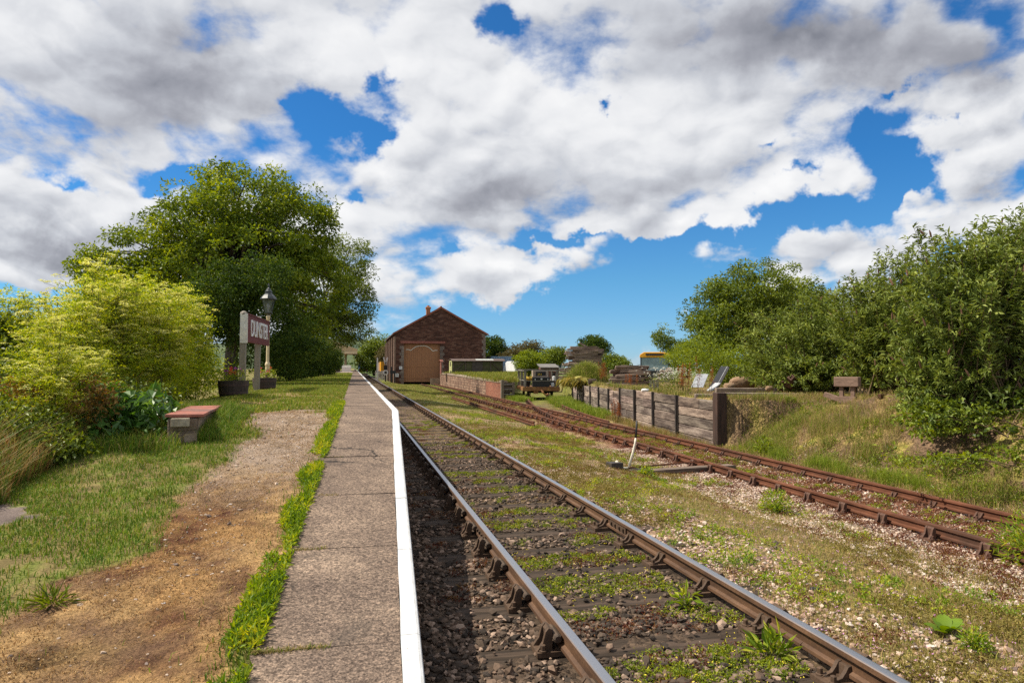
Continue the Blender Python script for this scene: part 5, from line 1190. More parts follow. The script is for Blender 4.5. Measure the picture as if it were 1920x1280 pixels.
# -- yellow umbellifers
def umbel_proto(seed, h, spread, nb, flower=True, yellow=1.0):
    rs = RS(seed); st = MB(); Cl = []; Tl = []; Cf = []
    top = np.array([rs.normal() * .08, rs.normal() * .08, h]); main = [np.array([0, 0, 0]) + top * t + np.array([math.sin(t * 3 + seed) * .03, math.cos(t * 2 + seed) * .03, 0]) for t in np.linspace(0, 1, 7)]
    st.tube([tuple(p) for p in main], list(np.linspace(.016, .006, 7)), 5, False)
    heads = [main[-1]]
    for b in range(nb):
        t = rs.uniform(.3, .97); i = min(int(t * 6), 5); s = main[i] + (main[i + 1] - main[i]) * (t * 6 - i); a = rs.uniform(0, 6.283); ln = spread * rs.uniform(.5, 1.1) * (1.15 - t * .6)
        e = s + np.array([math.cos(a) * ln, math.sin(a) * ln, ln * rs.uniform(.55, 1.15)]); mid = s + (e - s) * .5 + np.array([math.cos(a), math.sin(a), -.4]) * .06
        st.tube([tuple(s), tuple(mid), tuple(e)], [.007, .005, .003], 4, False); heads.append(e)
        for _ in range(rs.randint(2, 5)):
            k = rs.uniform(.35, .9); s2 = s + (e - s) * k; e2 = e + rs.normal(size=3) * np.array([.16, .16, .10]); st.tube([tuple(s2), tuple(e2)], [.004, .002], 3, False); heads.append(e2)
        for _ in range(4):                          # feathery leaf sprays
            k = rs.uniform(0, .9); c = s + (e - s) * k + rs.normal(size=3) * .05; n = rs.randint(26, 44); dirn = unit(np.array([math.cos(a), math.sin(a), .1]) + rs.normal(size=3) * .5); u = rs.rand(n) ** .8
            q = c + dirn * (u * .34)[:, None] + rs.normal(size=(n, 3)) * np.array([.07, .07, .025]) * (.3 + u)[:, None]; Cl.append(q); Tl.append(np.tile(dirn, (n, 1)) + rs.normal(size=(n, 3)) * .8)
    for _ in range(14):
        t = rs.uniform(.04, .5); s = top * t; a = rs.uniform(0, 6.283); dirn = unit(np.array([math.cos(a), math.sin(a), rs.uniform(-.1, .5)])); n = rs.randint(40, 70); u = rs.rand(n) ** .7
        q = s + dirn * (u * rs.uniform(.35, .6))[:, None] + rs.normal(size=(n, 3)) * np.array([.09, .09, .04]) * (.2 + u)[:, None]; Cl.append(q); Tl.append(np.tile(dirn, (n, 1)) + rs.normal(size=(n, 3)) * .8)
    Cl = np.vstack(Cl); Tl = np.vstack(Tl); n = len(Cl); V, F = leafcards(Cl, Tl, rs.normal(size=(n, 3)) * .6 + np.array([0, 0, .8]), rs.uniform(.03, .075, n), rs.uniform(.014, .028, n))
    g = np.clip(.3 + .5 * vn(Cl[:, 0] * 5, Cl[:, 2] * 5, seed) * yellow, 0, 1); fol = mesh_data('foliage', V, F, M_lf_umb, False, np.repeat(np.stack([rs.rand(n), g, g], 1), 4, 0))
    Fc = []
    for hd in heads:
        nr = rs.randint(12, 22); R_ = rs.uniform(.05, .11); a = rs.rand(nr) * 6.283; rr = R_ * np.sqrt(rs.rand(nr)); pc = hd + np.stack([rr * np.cos(a), rr * np.sin(a), .05 - rr * rr / R_ * .5], 1)
        for p in pc: st.tube([tuple(hd), tuple(p)], [.0012, .001], 3, False) if rs.rand() < .3 else None
        for p in pc: Fc.append(p + rs.normal(size=(5, 3)) * np.array([.011, .011, .004]))
    Fc = np.vstack(Fc); n = len(Fc); V, F = leafcards(Fc, rs.normal(size=(n, 3)) * np.array([1, 1, .2]), rs.normal(size=(n, 3)) * .25 + np.array([0, 0, 1]), rs.uniform(.018, .032, n), rs.uniform(.014, .024, n), .05, .0)
    flw = mesh_data('flower_heads', V, F, M_fl_umb, False, np.repeat(np.stack([rs.rand(n), np.repeat(rs.rand(n // 5), 5), 0 * Fc[:, 0]], 1), 4, 0))
    return st.data('stem', M_stem), fol, flw
UP = [umbel_proto(200 + k, 2.2 + .12 * (k % 3), .42 + .05 * (k % 2), 15 + k % 4) for k in range(5)]
def umbel(name, label, group, loc, rz, sc, k):
    t = thing(name, label, 'plant', loc, rz, group); t.scale = (sc * 1.05, sc * 1.05, sc)
    for nm, d in zip(('stem', 'foliage', 'flower_heads'), UP[k]): obj(nm, d, t)
    return t
rs = RS(301)
n_ = 0
def gzl(x, y): return float(zleft(np.array([x]), np.array([y]))[0])
GU = 'yellow green umbellifers massed left of the station sign'
while n_ < 64:
    y = rs.uniform(10.5, 19.0); x = -3.3 - 4.8 * rs.rand() ** 1.1 - (.35 if y < 13 else 0)
    if x > -3.6 and 14.3 < y: continue
    q = (x / y + .15) ; pxx = 960 + 1280 * (x * math.cos(YAW) - y * math.sin(YAW)) / (x * math.sin(YAW) + y * math.cos(YAW))
    if pxx > 452 or pxx < 105: continue
    topy = np.interp(pxx, [105, 150, 230, 300, 340, 400, 452], [600, 545, 515, 508, 530, 570, 640]) + rs.uniform(4, 30) + 110 * rs.rand() ** 1.8
    Zc = x * math.sin(YAW) + y * math.cos(YAW); hh = H + (689 - topy) * Zc / 1280 - gzl(x, y); sc = np.clip(hh / 2.35, .45, 1.3)
    umbel('umbellifer', 'tall yellow green umbellifer in the mass left of the sign', GU, (x, y, gzl(x, y) - .03), rs.uniform(0, 6.28), sc, n_ % 5); n_ += 1
umbel('umbellifer', 'lone lanky umbellifer sticking up highest at the left end of the mass', None, (-4.45, 12.6, .6), 1.0, 1.18, 1)
umbel('umbellifer', 'lanky brown stemmed umbellifer leaning apart at far left', None, (-4.35, 11.4, .5), 2.2, 1.0, 3).rotation_euler = (rad(3), rad(9), 2.2)
for k in range(9):                                 # paler umbels above the hedge at the far left
    y = 13.8 + rs.uniform(-1.0, 1.5); x = y * rs.uniform(-.455, -.37)
    umbel('umbellifer', 'pale umbellifer rising from the dark bramble at the far left', 'umbellifers over the far left bramble', (x, y, .15), rs.uniform(0, 6.28), rs.uniform(.9, 1.15), k % 5)
# -- bramble and shrubs under them
bush('bramble_thicket', 'dark bramble thicket at the far left edge', (-6.0, 13.0, .3), lob(13, (40, 655, 70, 70), (-40, 650, 80, 80), (110, 680, 55, 60), (-120, 660, 90, 90), (20, 700, 90, 60), dy=.5, seed=1), 620, 50, .26, .075, .05, M_lf_mid, 401, 12, .03, inner=.3)
bush('bramble_thicket', 'green bramble below the yellow umbellifers', (-4.2, 10.2, .3), lob(10.2, (230, 760, 80, 42), (140, 735, 60, 55), (30, 740, 70, 75), (90, 780, 70, 40), dy=.5, seed=2), 260, 40, .26, .065, .042, M_lf_mid, 405, 12, .02, inner=.25)
bush('bramble_thicket', 'low green bramble at the left edge in front', (-4.2, 8.2, .2), lob(8.2, (40, 815, 90, 50), (-40, 790, 80, 70), (110, 840, 50, 26), dy=.4, seed=3), 200, 40, .2, .055, .035, M_lf_mid, 409, 8, .015, inner=.25)
bush('dead_bracken', 'dead rusty stems and leaves tangled in front of the brambles', (-3.9, 8.6, .35), lob(8.7, (60, 765, 90, 60), (140, 800, 50, 36), (20, 840, 60, 40), (180, 745, 40, 40), dy=.5, seed=8), 170, 34, .2, .06, .022, M_lf_rust, 413, 40, .012, inner=.2)
bush('burdock', 'broad leaved dark green burdock clump beside the stone plinth', (-2.85, 9.2, .45), [(-2.78, 9.25, .95, .52, .52, .42), (-2.82, 8.75, .62, .38, .3, .3), (-2.6, 9.75, 1.02, .35, .4, .28)], 120, 10, .2, .13, .095, M_lf_dock, 415, 22, .02, cat='plant', inner=.4)
bush('flowering_bush', 'yellow green bush behind the nearer barrel planter', (-3.9, 18.3, .8), [(-3.9, 18.4, 1.45, .7, .8, .75), (-4.6, 17.6, 1.3, .8, .8, .8)], 260, 46, .25, .06, .035, M_lf_umb, 417, 10, .02)
# planted flowers in the barrels
def flowers(parent, r, z, n, seed, cols, L=.05, hgt=.22):
    rs = RS(seed); a = rs.rand(n) * 6.283; rr = r * np.sqrt(rs.rand(n)); C = np.stack([rr * np.cos(a), rr * np.sin(a), z + hgt * rs.rand(n)], 1)
    V, F = leafcards(C, rs.normal(size=(n, 3)) + np.array([0, 0, .5]), rs.normal(size=(n, 3)) * .5 + np.array([0, 0, 1]), L * rs.uniform(.7, 1.4, n), L * .6 * rs.uniform(.7, 1.2, n)); obj('leaves', mesh_data('leaves', V, F, M_lf_bright, False, np.repeat(np.stack([rs.rand(n), rs.rand(n), 0 * a], 1), 4, 0)), parent)
    for q, (cname, c, k) in enumerate(cols):
        m_ = m_worn('petal_' + cname, c, tuple(min(1, x * 1.3) for x in c), .6, 20, 0); P = []; 
        for _ in range(k):
            a1 = rs.rand() * 6.283; r1 = r * .9 * math.sqrt(rs.rand()); P.append(np.array([r1 * math.cos(a1), r1 * math.sin(a1), z + hgt * rs.uniform(.7, 1.25)]) + rs.normal(size=(9, 3)) * .018)
        P = np.vstack(P); n2 = len(P); V, F = leafcards(P, rs.normal(size=(n2, 3)), rs.normal(size=(n2, 3)) + np.array([0, 0, .6]), np.full(n2, .045), np.full(n2, .04)); obj(cname + '_flowers', mesh_data(cname + '_flowers', V, F, m_), parent)
for k, (p, r, hh) in enumerate(PLANTERS): flowers(p, r, hh, 380, 500 + k, [('red', (.55, .03, .015), 5), ('purple', (.35, .06, .30), 5 if k == 0 else 1), ('orange', (.6, .18, .03), 3 if k == 0 else 1)], hgt=.26)
flowers(FT, .5, .5, 300, 510, [('red', (.55, .03, .02), 22), ('yellow', (.65, .5, .05), 34)], .12, .8)

# -- grass
def blades(P, h, w, lean, col, rs, seg2=True):
    n = len(P); a = rs.rand(n) * 6.283; s = np.stack([np.cos(a), np.sin(a), 0 * a], 1); b = rs.rand(n) * 6.283; l = np.stack([np.cos(b), np.sin(b), 0 * b], 1) * (lean * rs.rand(n))[:, None]
    h = h[:, None]; w = w[:, None]; up = np.array([0, 0, 1.])
    v0 = P - s * w * .5; v1 = P + s * w * .5; m = P + up * h * .55 + l * h * .3; v2 = m - s * w * .36; v3 = m + s * w * .36; tp = P + up * h * (1 - .25 * lean) + l * h
    V = np.stack([v0, v1, v3, v2, tp], 1).reshape(-1, 3); k = np.arange(n)[:, None] * 5
    return V, [k + np.array([[0, 1, 2, 3]]), k + np.array([[3, 2, 4]])], np.repeat(col, 5, 0)
M_blade = m_col('grass_blades', .6, .3, .35, 3)
def palette(n, rs, cols, probs, jit=.25):
    c = np.array(cols)[rs.choice(len(cols), n, p=np.array(probs) / sum(probs))]; return np.clip(c * (1 + (rs.rand(n, 1) - .5) * 2 * jit), .003, 1)
G1 = [(.085, .17, .010), (.16, .235, .014), (.28, .28, .03), (.36, .27, .09)]
def grass(name, label, P, hr, wr, lean, cols, probs, seed, kind='stuff'):
    rs = RS(seed); n = len(P); V, F, c = blades(P, rs.uniform(hr[0], hr[1], n), rs.uniform(wr[0], wr[1], n), lean, palette(n, rs, cols, probs), rs)
    return tag(obj(name, mesh_data(name, V, F, M_blade, False, c)), label, 'grass', kind=kind)
def left_pts(n, y0, y1, d0, d1, seed, inv=True, pw=1.0, thr=.5):
    rs = RS(seed); y = y0 + (y1 - y0) * rs.rand(n) ** pw; d = d0 + (d1 - d0) * rs.rand(n); m = dirt_mask(d + rs.normal(size=n) * .05 * (1 + 2.2 * (rs.rand(n) > .93)), y); k = (m < thr) if inv else (m >= thr)
    y = y[k]; d = d[k]; x = xl(y) - d; return np.stack([x, y, zleft(x, y) - .004], 1)
P = left_pts(150000, 2.6, 9.5, .0, 4.2, 1, pw=1.3)
P = P[np.hypot((P[:, 0] + 2.75) / .55, (P[:, 1] - 6.1) / .32) + (fbm(P[:, 0], P[:, 1], 5, 3, 15) - .5) * 1.2 > .75]
rs_ = RS(4); nn = fbm(P[:, 0], P[:, 1], 3, 3, 9); nq = fbm(P[:, 0], P[:, 1], 1.4, 4, 12); P = P[(nn + rs_.rand(len(P)) * .5 + (nq - .5) * .7) > .53]
grass('lawn_grass', 'short green lawn grass beside the worn path', P, (.025, .075), (.004, .008), .9, G1, (.42, .36, .14, .08), 2)
P = np.vstack([left_pts(60000, 9, 26, .0, 3.6, 3, pw=1.2)]); P = P[~((P[:, 1] > 12.2) & (P[:, 1] < 19) & (fbm(P[:, 0], P[:, 1] * .6, 1.1, 3, 91) > .545) & (xl(P[:, 1]) - P[:, 0] < 2.0) & (RS(6).rand(len(P)) > .15))]
grass('lawn_grass', 'sunlit lawn between path and station sign', P, (.03, .09), (.008, .016), .8, G1, (.14, .36, .38, .12), 3)
P = left_pts(42000, 26, 90, .0, 5.0, 5, pw=1.3); grass('lawn_grass', 'far lawn striped by tree shadows', P, (.04, .10), (.02, .05), .7, G1, (.10, .40, .42, .08), 4)
P = left_pts(90000, 2.6, 12, .05, 2.4, 7, inv=False, pw=1.3); rs_ = RS(8); nn = fbm(P[:, 0], P[:, 1], 2.2, 4, 19); P = P[nn + rs_.rand(len(P)) * .35 > .58]
grass('dry_straw', 'bleached straw lying on the dirt path', P, (.010, .032), (.003, .006), 2.4, [(.42, .26, .10), (.30, .15, .05), (.54, .38, .18), (.12, .065, .03)], (.4, .25, .15, .2), 6)
# weedy strip along the back of the paving
rs = RS(9); y = 2.7 + 11 * rs.rand(30000) ** 1.25; d = rs.rand(30000) ** 1.2 * .17 - .03; k = vn(y * 1.7, d * 6, 3) * .7 + fbm(y, d, 5, 3, 8) * .5 + rs.rand(len(y)) * .3 > .58 + d * 1.2; y = y[k]; d = d[k] * (.75 + .5 * vn(y * 2, 0 * y, 7)); x = xl(y) - d; P = np.stack([x, y, zleft(x, y)], 1)
n = len(P); V, F = leafcards(P + np.stack([0 * x, 0 * x, rs.rand(n) * .03], 1), rs.normal(size=(n, 3)) + np.array([0, 0, .8]), rs.normal(size=(n, 3)) * .6 + np.array([0, 0, 1]), rs.uniform(.02, .065, n), rs.uniform(.008, .022, n)); cc_ = np.stack([rs.rand(n), vn(y * 4, d * 20, 5), 0 * d], 1)
M_lf_weed = m_leaf('leaf_weed', GR((.045, .085, .010), (.11, .165, .014), (.27, .26, .03)), .40, .55, k=1.7)
tag(obj('edge_weeds', mesh_data('edge_weeds', V, F, M_lf_weed, False, np.repeat(cc_, 4, 0))), 'green weeds growing along the back edge of the paving', 'weeds', kind='stuff')
jp = []
for jy, u0, u1, k in ((3.62, 0, .45, 420), (5.0, .0, .3, 160), (2.62, 0, .3, 120), (6.3, .1, .3, 60), (7.75, 0, .25, 60)):
    r_ = RS(int(jy * 10)); u = u0 + (u1 - u0) * r_.rand(k) ** 1.5; yy = jy + r_.normal(size=k) * .012; jp.append(np.stack([xl(yy) + u * (xe(yy) - xl(yy)), yy, zp(yy) - .004], 1))
grass('joint_grass', 'dry grass growing in the joints of the paving', np.vstack(jp), (.01, .035), (.003, .006), 1.4, [(.40, .29, .12), (.24, .22, .05), (.15, .2, .02)], (.55, .25, .2), 55)
# tall rough grass in front of the umbellifers
rs = RS(13); n = 34000; y = 5.6 + 7 * rs.rand(n) ** 1.2; x = -2.8 - 2.6 * rs.rand(n) ** 1.6 - .35 * vn(y * 2, 0 * y, 3); k = ~((x > -3.0) & (y > 8.4)); x = x[k]; y = y[k]; P = np.stack([x, y, zleft(x, y)], 1); dd = np.clip((-2.62 - x) / .9, .16, 1)
n = len(P); V, F, c = blades(P, rs.uniform(.3, 1.05, n) * dd, rs.uniform(.005, .011, n), .75, palette(n, rs, [(.085, .15, .014), (.17, .20, .022), (.34, .20, .055), (.42, .30, .11), (.27, .11, .035)], (.24, .26, .20, .16, .14)), rs)
tag(obj('tall_grass', mesh_data('tall_grass', V, F, M_blade, False, c)), 'tall rough grass turning brown below the umbellifers', 'grass', kind='stuff')
n = 24000; y = 6.6 + 5.6 * rs.rand(n); fe = -2.95 - .55 * fbm(y, 0 * y, .8, 3, 37) - .5 * ss(8, 9, y); x = fe - 2.6 * rs.rand(n) ** 1.2; kx = (fbm(x, y, 1.1, 3, 23) + .1 * rs.normal(size=n) > .46) & (x / y > -.47); fe = fe[kx]; x = x[kx]; y = y[kx]; n = len(x); P = np.stack([x, y, zleft(x, y)], 1); hm = (.5 + .8 * fbm(x, y, .9, 3, 29)) * (.35 + .65 * ss(0, .8, fe - x))
V, F, c = blades(P, rs.uniform(.55, 1.15, n) * hm, rs.uniform(.006, .013, n), .55, palette(n, rs, [(.11, .17, .015), (.22, .24, .025), (.44, .25, .06), (.50, .36, .13), (.40, .15, .035)], (.22, .22, .22, .17, .17)), rs)
tag(obj('tall_grass', mesh_data('tall_grass', V, F, M_blade, False, c)), 'rust tinted tall grass standing among the brambles', 'grass', kind='stuff')
for k in range(7):                                # small ragged yellow stems at the foot of the mass
    y = rs.uniform(8.6, 10.6); x = y * rs.uniform(-.40, -.285)
    umbel('umbellifer', 'short yellow umbellifer at the front foot of the mass', 'short umbellifers in front of the mass', (x, y, gzl(x, y) - .03), rs.uniform(0, 6.28), rs.uniform(.42, .66), k % 5)
n = 9000; y = 8.2 + 4 * rs.rand(n); x = -1.95 - 1.0 * rs.rand(n) ** .8; k = ~((x > -2.2) & (x < -1.80) & (y > 8.75) & (y < 10.7)); x = x[k]; y = y[k]; P = np.stack([x, y, zleft(x, y)], 1); n = len(P); near = np.exp(-np.abs(x + 1.85) * 2.5)
V, F, c = blades(P, rs.uniform(.06, .26, n), rs.uniform(.004, .009, n), .8, palette(n, rs, G1, (.4, .3, .15, .15)), rs); tag(obj('tuft_grass', mesh_data('tuft_grass', V, F, M_blade, False, c)), 'longer grass tufts around the stone plinth', 'grass', kind='stuff')
n = 4600; y = 8.75 + 2.3 * rs.rand(n); x = -1.82 + .34 * rs.rand(n) ** 1.5; P = np.stack([x, y, zleft(x, y)], 1); V, F, c = blades(P, rs.uniform(.08, .30, n) * (1 - (x + 1.82) * 1.6), rs.uniform(.004, .008, n), .8, palette(n, rs, G1, (.5, .3, .12, .08)), rs); tag(obj('tuft_grass', mesh_data('tuft_grass', V, F, M_blade, False, c)), 'grass tuft hugging the track side of the stone plinth', 'grass', kind='stuff')
# -- ballast stones
def ico():
    bm = bmesh.new(); bmesh.ops.create_icosphere(bm, subdivisions=1, radius=1); bm.verts.ensure_lookup_table(); v_ = np.array([tuple(q.co) for q in bm.verts]); f = np.array([[q.index for q in p.verts] for p in bm.faces]); bm.free(); return v_, f
IV, IF = ico()
def stones(name, label, P, s, col, rs, cat='ballast'):
    n = len(P); v_ = IV[None] * (1 + .45 * (rs.rand(n, 12, 1) - .5) * 2); v_ = v_ * rs.uniform(.6, 1.15, (n, 1, 3)); a = rs.rand(n) * 6.283; b = rs.normal(size=n) * .6
    ca, sa_, cb, sb_ = np.cos(a), np.sin(a), np.cos(b), np.sin(b); z0 = 0 * a
    Rm = np.stack([np.stack([ca, -sa_ * cb, sa_ * sb_], 1), np.stack([sa_, ca * cb, -ca * sb_], 1), np.stack([z0, sb_, cb], 1)], 1)
    v_ = np.einsum('nij,nkj->nki', Rm, v_); v_[:, :, 2] *= .72; V = v_ * s[:, None, None] + P[:, None, :]
    F = (IF[None] + (np.arange(n) * 12)[:, None, None]).reshape(-1, 3); return tag(obj(name, mesh_data(name, V.reshape(-1, 3), F, M_stone, False, np.repeat(col, 12, 0))), label, cat, kind='stuff')
M_stone = m_col('ballast_stone', .9, .25, 0, 45)
rs = RS(21)
def right_pts(n, x0, x1, y0, y1, pw, rs): 
    y = y0 + (y1 - y0) * rs.rand(n) ** pw; x = x0 + (x1 - x0) * rs.rand(n); return x, y
DK = [(.040, .030, .023), (.085, .060, .043), (.15, .10, .07), (.27, .19, .14)]
x, y = right_pts(30000, .25, 3.1, 2.6, 17, 1.9, rs); x = np.maximum(x, xe(y) - .02); k = (np.abs(x - 1.32) > .06) & (np.abs(x - 2.83) > .06)
ys_all = np.array(ym); dmin = np.min(np.abs(y[:, None] - ys_all[None, :24]), 1) if len(ym) >= 24 else 1; onS = (np.abs(x - XC) < 1.27) & (dmin < .135); k &= ~(onS & (rs.rand(len(x)) > .09)); x = x[k]; y = y[k]; onS = onS[k]
s = rs.uniform(.008, .028, len(x)) * (1 + .5 * (rs.rand(len(x)) > .9)); P = np.stack([x, y, np.where(onS, -.186, zright(x, y)) + s * .35], 1)
inner = (x > 1.3) & (x < 2.8); col = np.where(inner[:, None], palette(len(x), rs, DK, (.32, .32, .22, .14)), palette(len(x), rs, DK, (.25, .3, .27, .18)))
stones('ballast_stones', 'dark sooty ballast stones between the main line sleepers', P, s, col, rs)
x, y = right_pts(26000, 2.95, 5.4, 2.4, 15, 1.7, rs); k = rs.rand(len(x)) < np.clip(1.1 - (x - 3.0) * .7 + (fbm(x, y, 1.5, 3, 3) - .5) * 2.0, .03, 1); x = x[k]; y = y[k]; s = rs.uniform(.006, .023, len(x)) * (1 + .6 * (rs.rand(len(x)) > .93)); P = np.stack([x, y, zright(x, y) + s * .35], 1)
LT = [(.45, .34, .265), (.36, .24, .17), (.25, .16, .115), (.54, .45, .38), (.12, .085, .07)]
stones('ballast_stones', 'pinkish ballast stones on the right of the main line', P, s, palette(len(x), rs, LT, (.3, .3, .2, .12, .08)), rs)
x, y = right_pts(15000, -1.6, .35, 4.2, 17, 1.4, rs); x = xa(y) + x; s = rs.uniform(.010, .026, len(x)); P = np.stack([x, y, zright(x, y) + s * .3], 1); stones('ballast_stones', 'pale ballast stones along the rusty siding', P, s, palette(len(x), rs, LT, (.35, .22, .12, .28, .03)), rs)
x, y = right_pts(9000, .1, 3.0, 4.2, 17, 1.4, rs); x = xa(y) + x; s = rs.uniform(.010, .026, len(x)); P = np.stack([x, y, zright(x, y) + s * .3], 1); stones('ballast_stones', 'mixed ballast stones inside the rusty siding', P, s, palette(len(x), rs, LT, (.2, .3, .3, .1, .1)), rs)
rs = RS(22); P = left_pts(9000, 3, 13.4, .25, 2.4, 23, inv=False, pw=1.0); gk = np.exp(-((P[:, 1] - 9.2) / 2.6) ** 2) + .10 + .5 * np.exp(-((P[:, 1] - 5.3) / .5) ** 2 - (((xl(P[:, 1]) - P[:, 0]) - .62) / .25) ** 2); P = P[rs.rand(len(P)) < gk]; s = rs.uniform(.004, .014, len(P)) * (1 + .8 * (rs.rand(len(P)) > .96)); P[:, 2] += s * .3
stones('path_pebbles', 'small pebbles scattered over the worn path', P, s, palette(len(P), rs, [(.40, .31, .24), (.26, .18, .12), (.16, .12, .10), (.52, .45, .40)], (.35, .35, .2, .1)), rs, 'pebbles')
# -- creeping weeds on the ballast
def mats(name, label, P, rad_, per, L, mat, seed, hz=.03, zf=None, flowers_=0):
    rs = RS(seed); n = len(P); R_ = rad_ * rs.uniform(.5, 1.3, n); a = rs.rand(n * per) * 6.283; rr = np.repeat(R_, per) * np.sqrt(rs.rand(n * per)) * (1 + .3 * np.sin(a * 3)); Q = np.repeat(P, per, 0) + np.stack([rr * np.cos(a), rr * np.sin(a), hz * rs.rand(n * per) * (1.2 - rr / np.repeat(R_, per) * .7)], 1)
    if zf is not None: Q[:, 2] = zf(Q[:, 0], Q[:, 1]) + hz * rs.rand(n * per)
    m_ = len(Q); V, F = leafcards(Q, rs.normal(size=(m_, 3)) + np.array([0, 0, .5]), rs.normal(size=(m_, 3)) * .5 + np.array([0, 0, 1]), L * rs.uniform(.6, 1.5, m_), L * .5 * rs.uniform(.6, 1.3, m_)); c = np.stack([rs.rand(m_), np.repeat(rs.rand(n), per), 0 * a], 1)
    return tag(obj(name, mesh_data(name, V, F, mat, False, np.repeat(c, 4, 0))), label, 'weeds', kind='stuff')
M_moss = m_leaf('leaf_stonecrop', GR((.075, .11, .006), (.17, .22, .010), (.34, .36, .02)), .3, .6)
M_redw = m_leaf('leaf_red_weed', GR((.06, .018, .012), (.14, .04, .022), (.20, .12, .03)), .25, .7)
M_drab = m_leaf('leaf_drab', GR((.09, .07, .018), (.19, .155, .035), (.34, .27, .09)), .25, .7)
rs = RS(31)
x, y = right_pts(2600, 1.45, 2.75, 2.6, 24, 1.4, rs); ysl = np.array(ym[:32]); dm = np.min(np.abs(y[:, None] - ysl[None]), 1); k = (dm > .175) & (fbm(x, y, 1.1, 3, 61) + .05 * rs.normal(size=len(x)) > .5); x = x[k]; y = y[k]; P = np.stack([x, y, zright(x, y)], 1)
mats('stonecrop', 'yellow green stonecrop mats between the main line rails', P, .085, 60, .020, M_moss, 1, .03, zright)
x, y = right_pts(1900, .7, 2.75, 2.6, 22, 1.4, rs); k = (np.min(np.abs(y[:, None] - ysl[None]), 1) > .16) & (fbm(x, y, 1.6, 3, 67) > .52) & (x > xe(y)); x = x[k]; y = y[k]; P = np.stack([x, y, zright(x, y)], 1); mats('red_weed', 'reddish brown creeping weed on the dark ballast', P, .09, 42, .020, M_redw, 2, .03, zright)
x, y = right_pts(4200, 3.0, 6.2, 2.6, 22, 1.4, rs); k = fbm(x, y, .9, 3, 71) > .46; x = x[k]; y = y[k]; P = np.stack([x, y, zright(x, y)], 1); mats('drab_weed', 'drab olive creeping weeds on the pink ballast', P, .11, 46, .022, M_drab, 3, .05, zright)
x, y = right_pts(1000, 3.0, 6.0, 2.6, 20, 1.3, rs); k = fbm(x, y, 1.3, 3, 73) > .54; x = x[k]; y = y[k]; P = np.stack([x, y, zright(x, y)], 1); mats('red_weed', 'red tinged weeds right of the main line', P, .10, 46, .020, M_redw, 4, .04, zright)
x, y = right_pts(1500, 3.1, 6.6, 3, 30, 1.1, rs); k = fbm(x, y, .8, 3, 75) > .53; x = x[k]; y = y[k]; P = np.stack([x, y, zright(x, y)], 1); mats('green_weed', 'fresh green weeds dotted over the yard', P, .10, 40, .032, M_lf_weed, 5, .07, zright)
y = 5 + 55 * rs.rand(2600) ** 1.5; x = xa(y) + rs.normal(size=2600) * .55 + np.where(rs.rand(2600) < .5, -.25, 1.0); P = np.stack([x, y, zright(x, y)], 1); mats('red_weed', 'dark red stonecrop spreading along the rusty siding', P, .13, 40, .028, M_redw, 6, .05, zright)
y = 6 + 20 * rs.rand(300); x = xa(y) + .75 + rs.uniform(-.55, .55, 300); P = np.stack([x, y, zright(x, y)], 1); mats('stonecrop', 'yellow weeds between the rails of the siding', P, .10, 44, .03, M_moss, 7, .06, zright)
x, y = right_pts(900, 1.5, 2.7, 2.6, 14, 1.3, rs); k = (fbm(x, y, 1.1, 3, 61) > .52); x = x[k]; y = y[k]; q = np.stack([x, y, zright(x, y) + .03], 1); q = np.repeat(q, 3, 0) + rs.normal(size=(len(q) * 3, 3)) * .004; V, F = leafcards(q, rs.normal(size=q.shape) * np.array([1, 1, .2]), rs.normal(size=q.shape) * .2 + np.array([0, 0, 1]), np.full(len(q), .010), np.full(len(q), .009)); tag(obj('tiny_flowers', mesh_data('tiny_flowers', V, F, m_worn('petal_yellow', (.62, .50, .02), (.72, .60, .05), .7, 20, 0))), 'tiny yellow flowers on the stonecrop between the rails', 'flowers', kind='stuff')
x, y = right_pts(420, 2.95, 5.2, 2.6, 9, 1.3, rs); q = np.stack([x, y, zright(x, y) + .04], 1); q = np.repeat(q, 3, 0) + rs.normal(size=(len(q) * 3, 3)) * .004; V, F = leafcards(q, rs.normal(size=q.shape) * np.array([1, 1, .2]), rs.normal(size=q.shape) * .3 + np.array([0, 0, 1]), np.full(len(q), .011), np.full(len(q), .009)); tag(obj('tiny_flowers', mesh_data('tiny_flowers', V, F, m_worn('petal_pink', (.50, .20, .45), (.62, .30, .56), .7, 20, 0))), 'tiny pink flowers on the ballast right of the main line', 'flowers', kind='stuff')
# thin yard grass
def right_grass(name, label, n, x0, x1, y0, y1, pw, hr, wr, cols, probs, seed, thr=None, fs=.8, lean=.9):
    rs = RS(seed); x, y = right_pts(n, x0, x1, y0, y1, pw, rs)
    if thr is not None: k = fbm(x, y, fs, 4, seed) + .08 * rs.normal(size=n) > thr; x = x[k]; y = y[k]
    P = np.stack([x, y, zright(x, y) - .005], 1); return grass(name, label, P, hr, wr, lean, cols, probs, seed)
DG = [(.40, .28, .11), (.29, .22, .07), (.17, .21, .03), (.30, .30, .055)]
right_grass('yard_grass', 'thin dry grass between main line and siding, near', 75000, 3.2, 6.6, 2.5, 14, 1.4, (.02, .085), (.0035, .007), DG, (.4, .22, .22, .16), 81, .44)
right_grass('yard_grass', 'patchy yellow green grass between the tracks, farther', 42000, 3.1, 6.6, 14, 45, 1.3, (.03, .10), (.008, .022), DG, (.16, .18, .34, .32), 82, .45)
right_grass('yard_grass', 'grass in front of the goods shed', 26000, 3.0, 9.0, 45, 86, 1.2, (.05, .14), (.03, .06), DG, (.12, .14, .42, .32), 83, .42)
right_grass('track_grass', 'sparse grass between the far main line rails', 12000, .75, 3.3, 16, 90, 1.5, (.02, .06), (.01, .03), DG, (.2, .2, .35, .25), 84, .5)
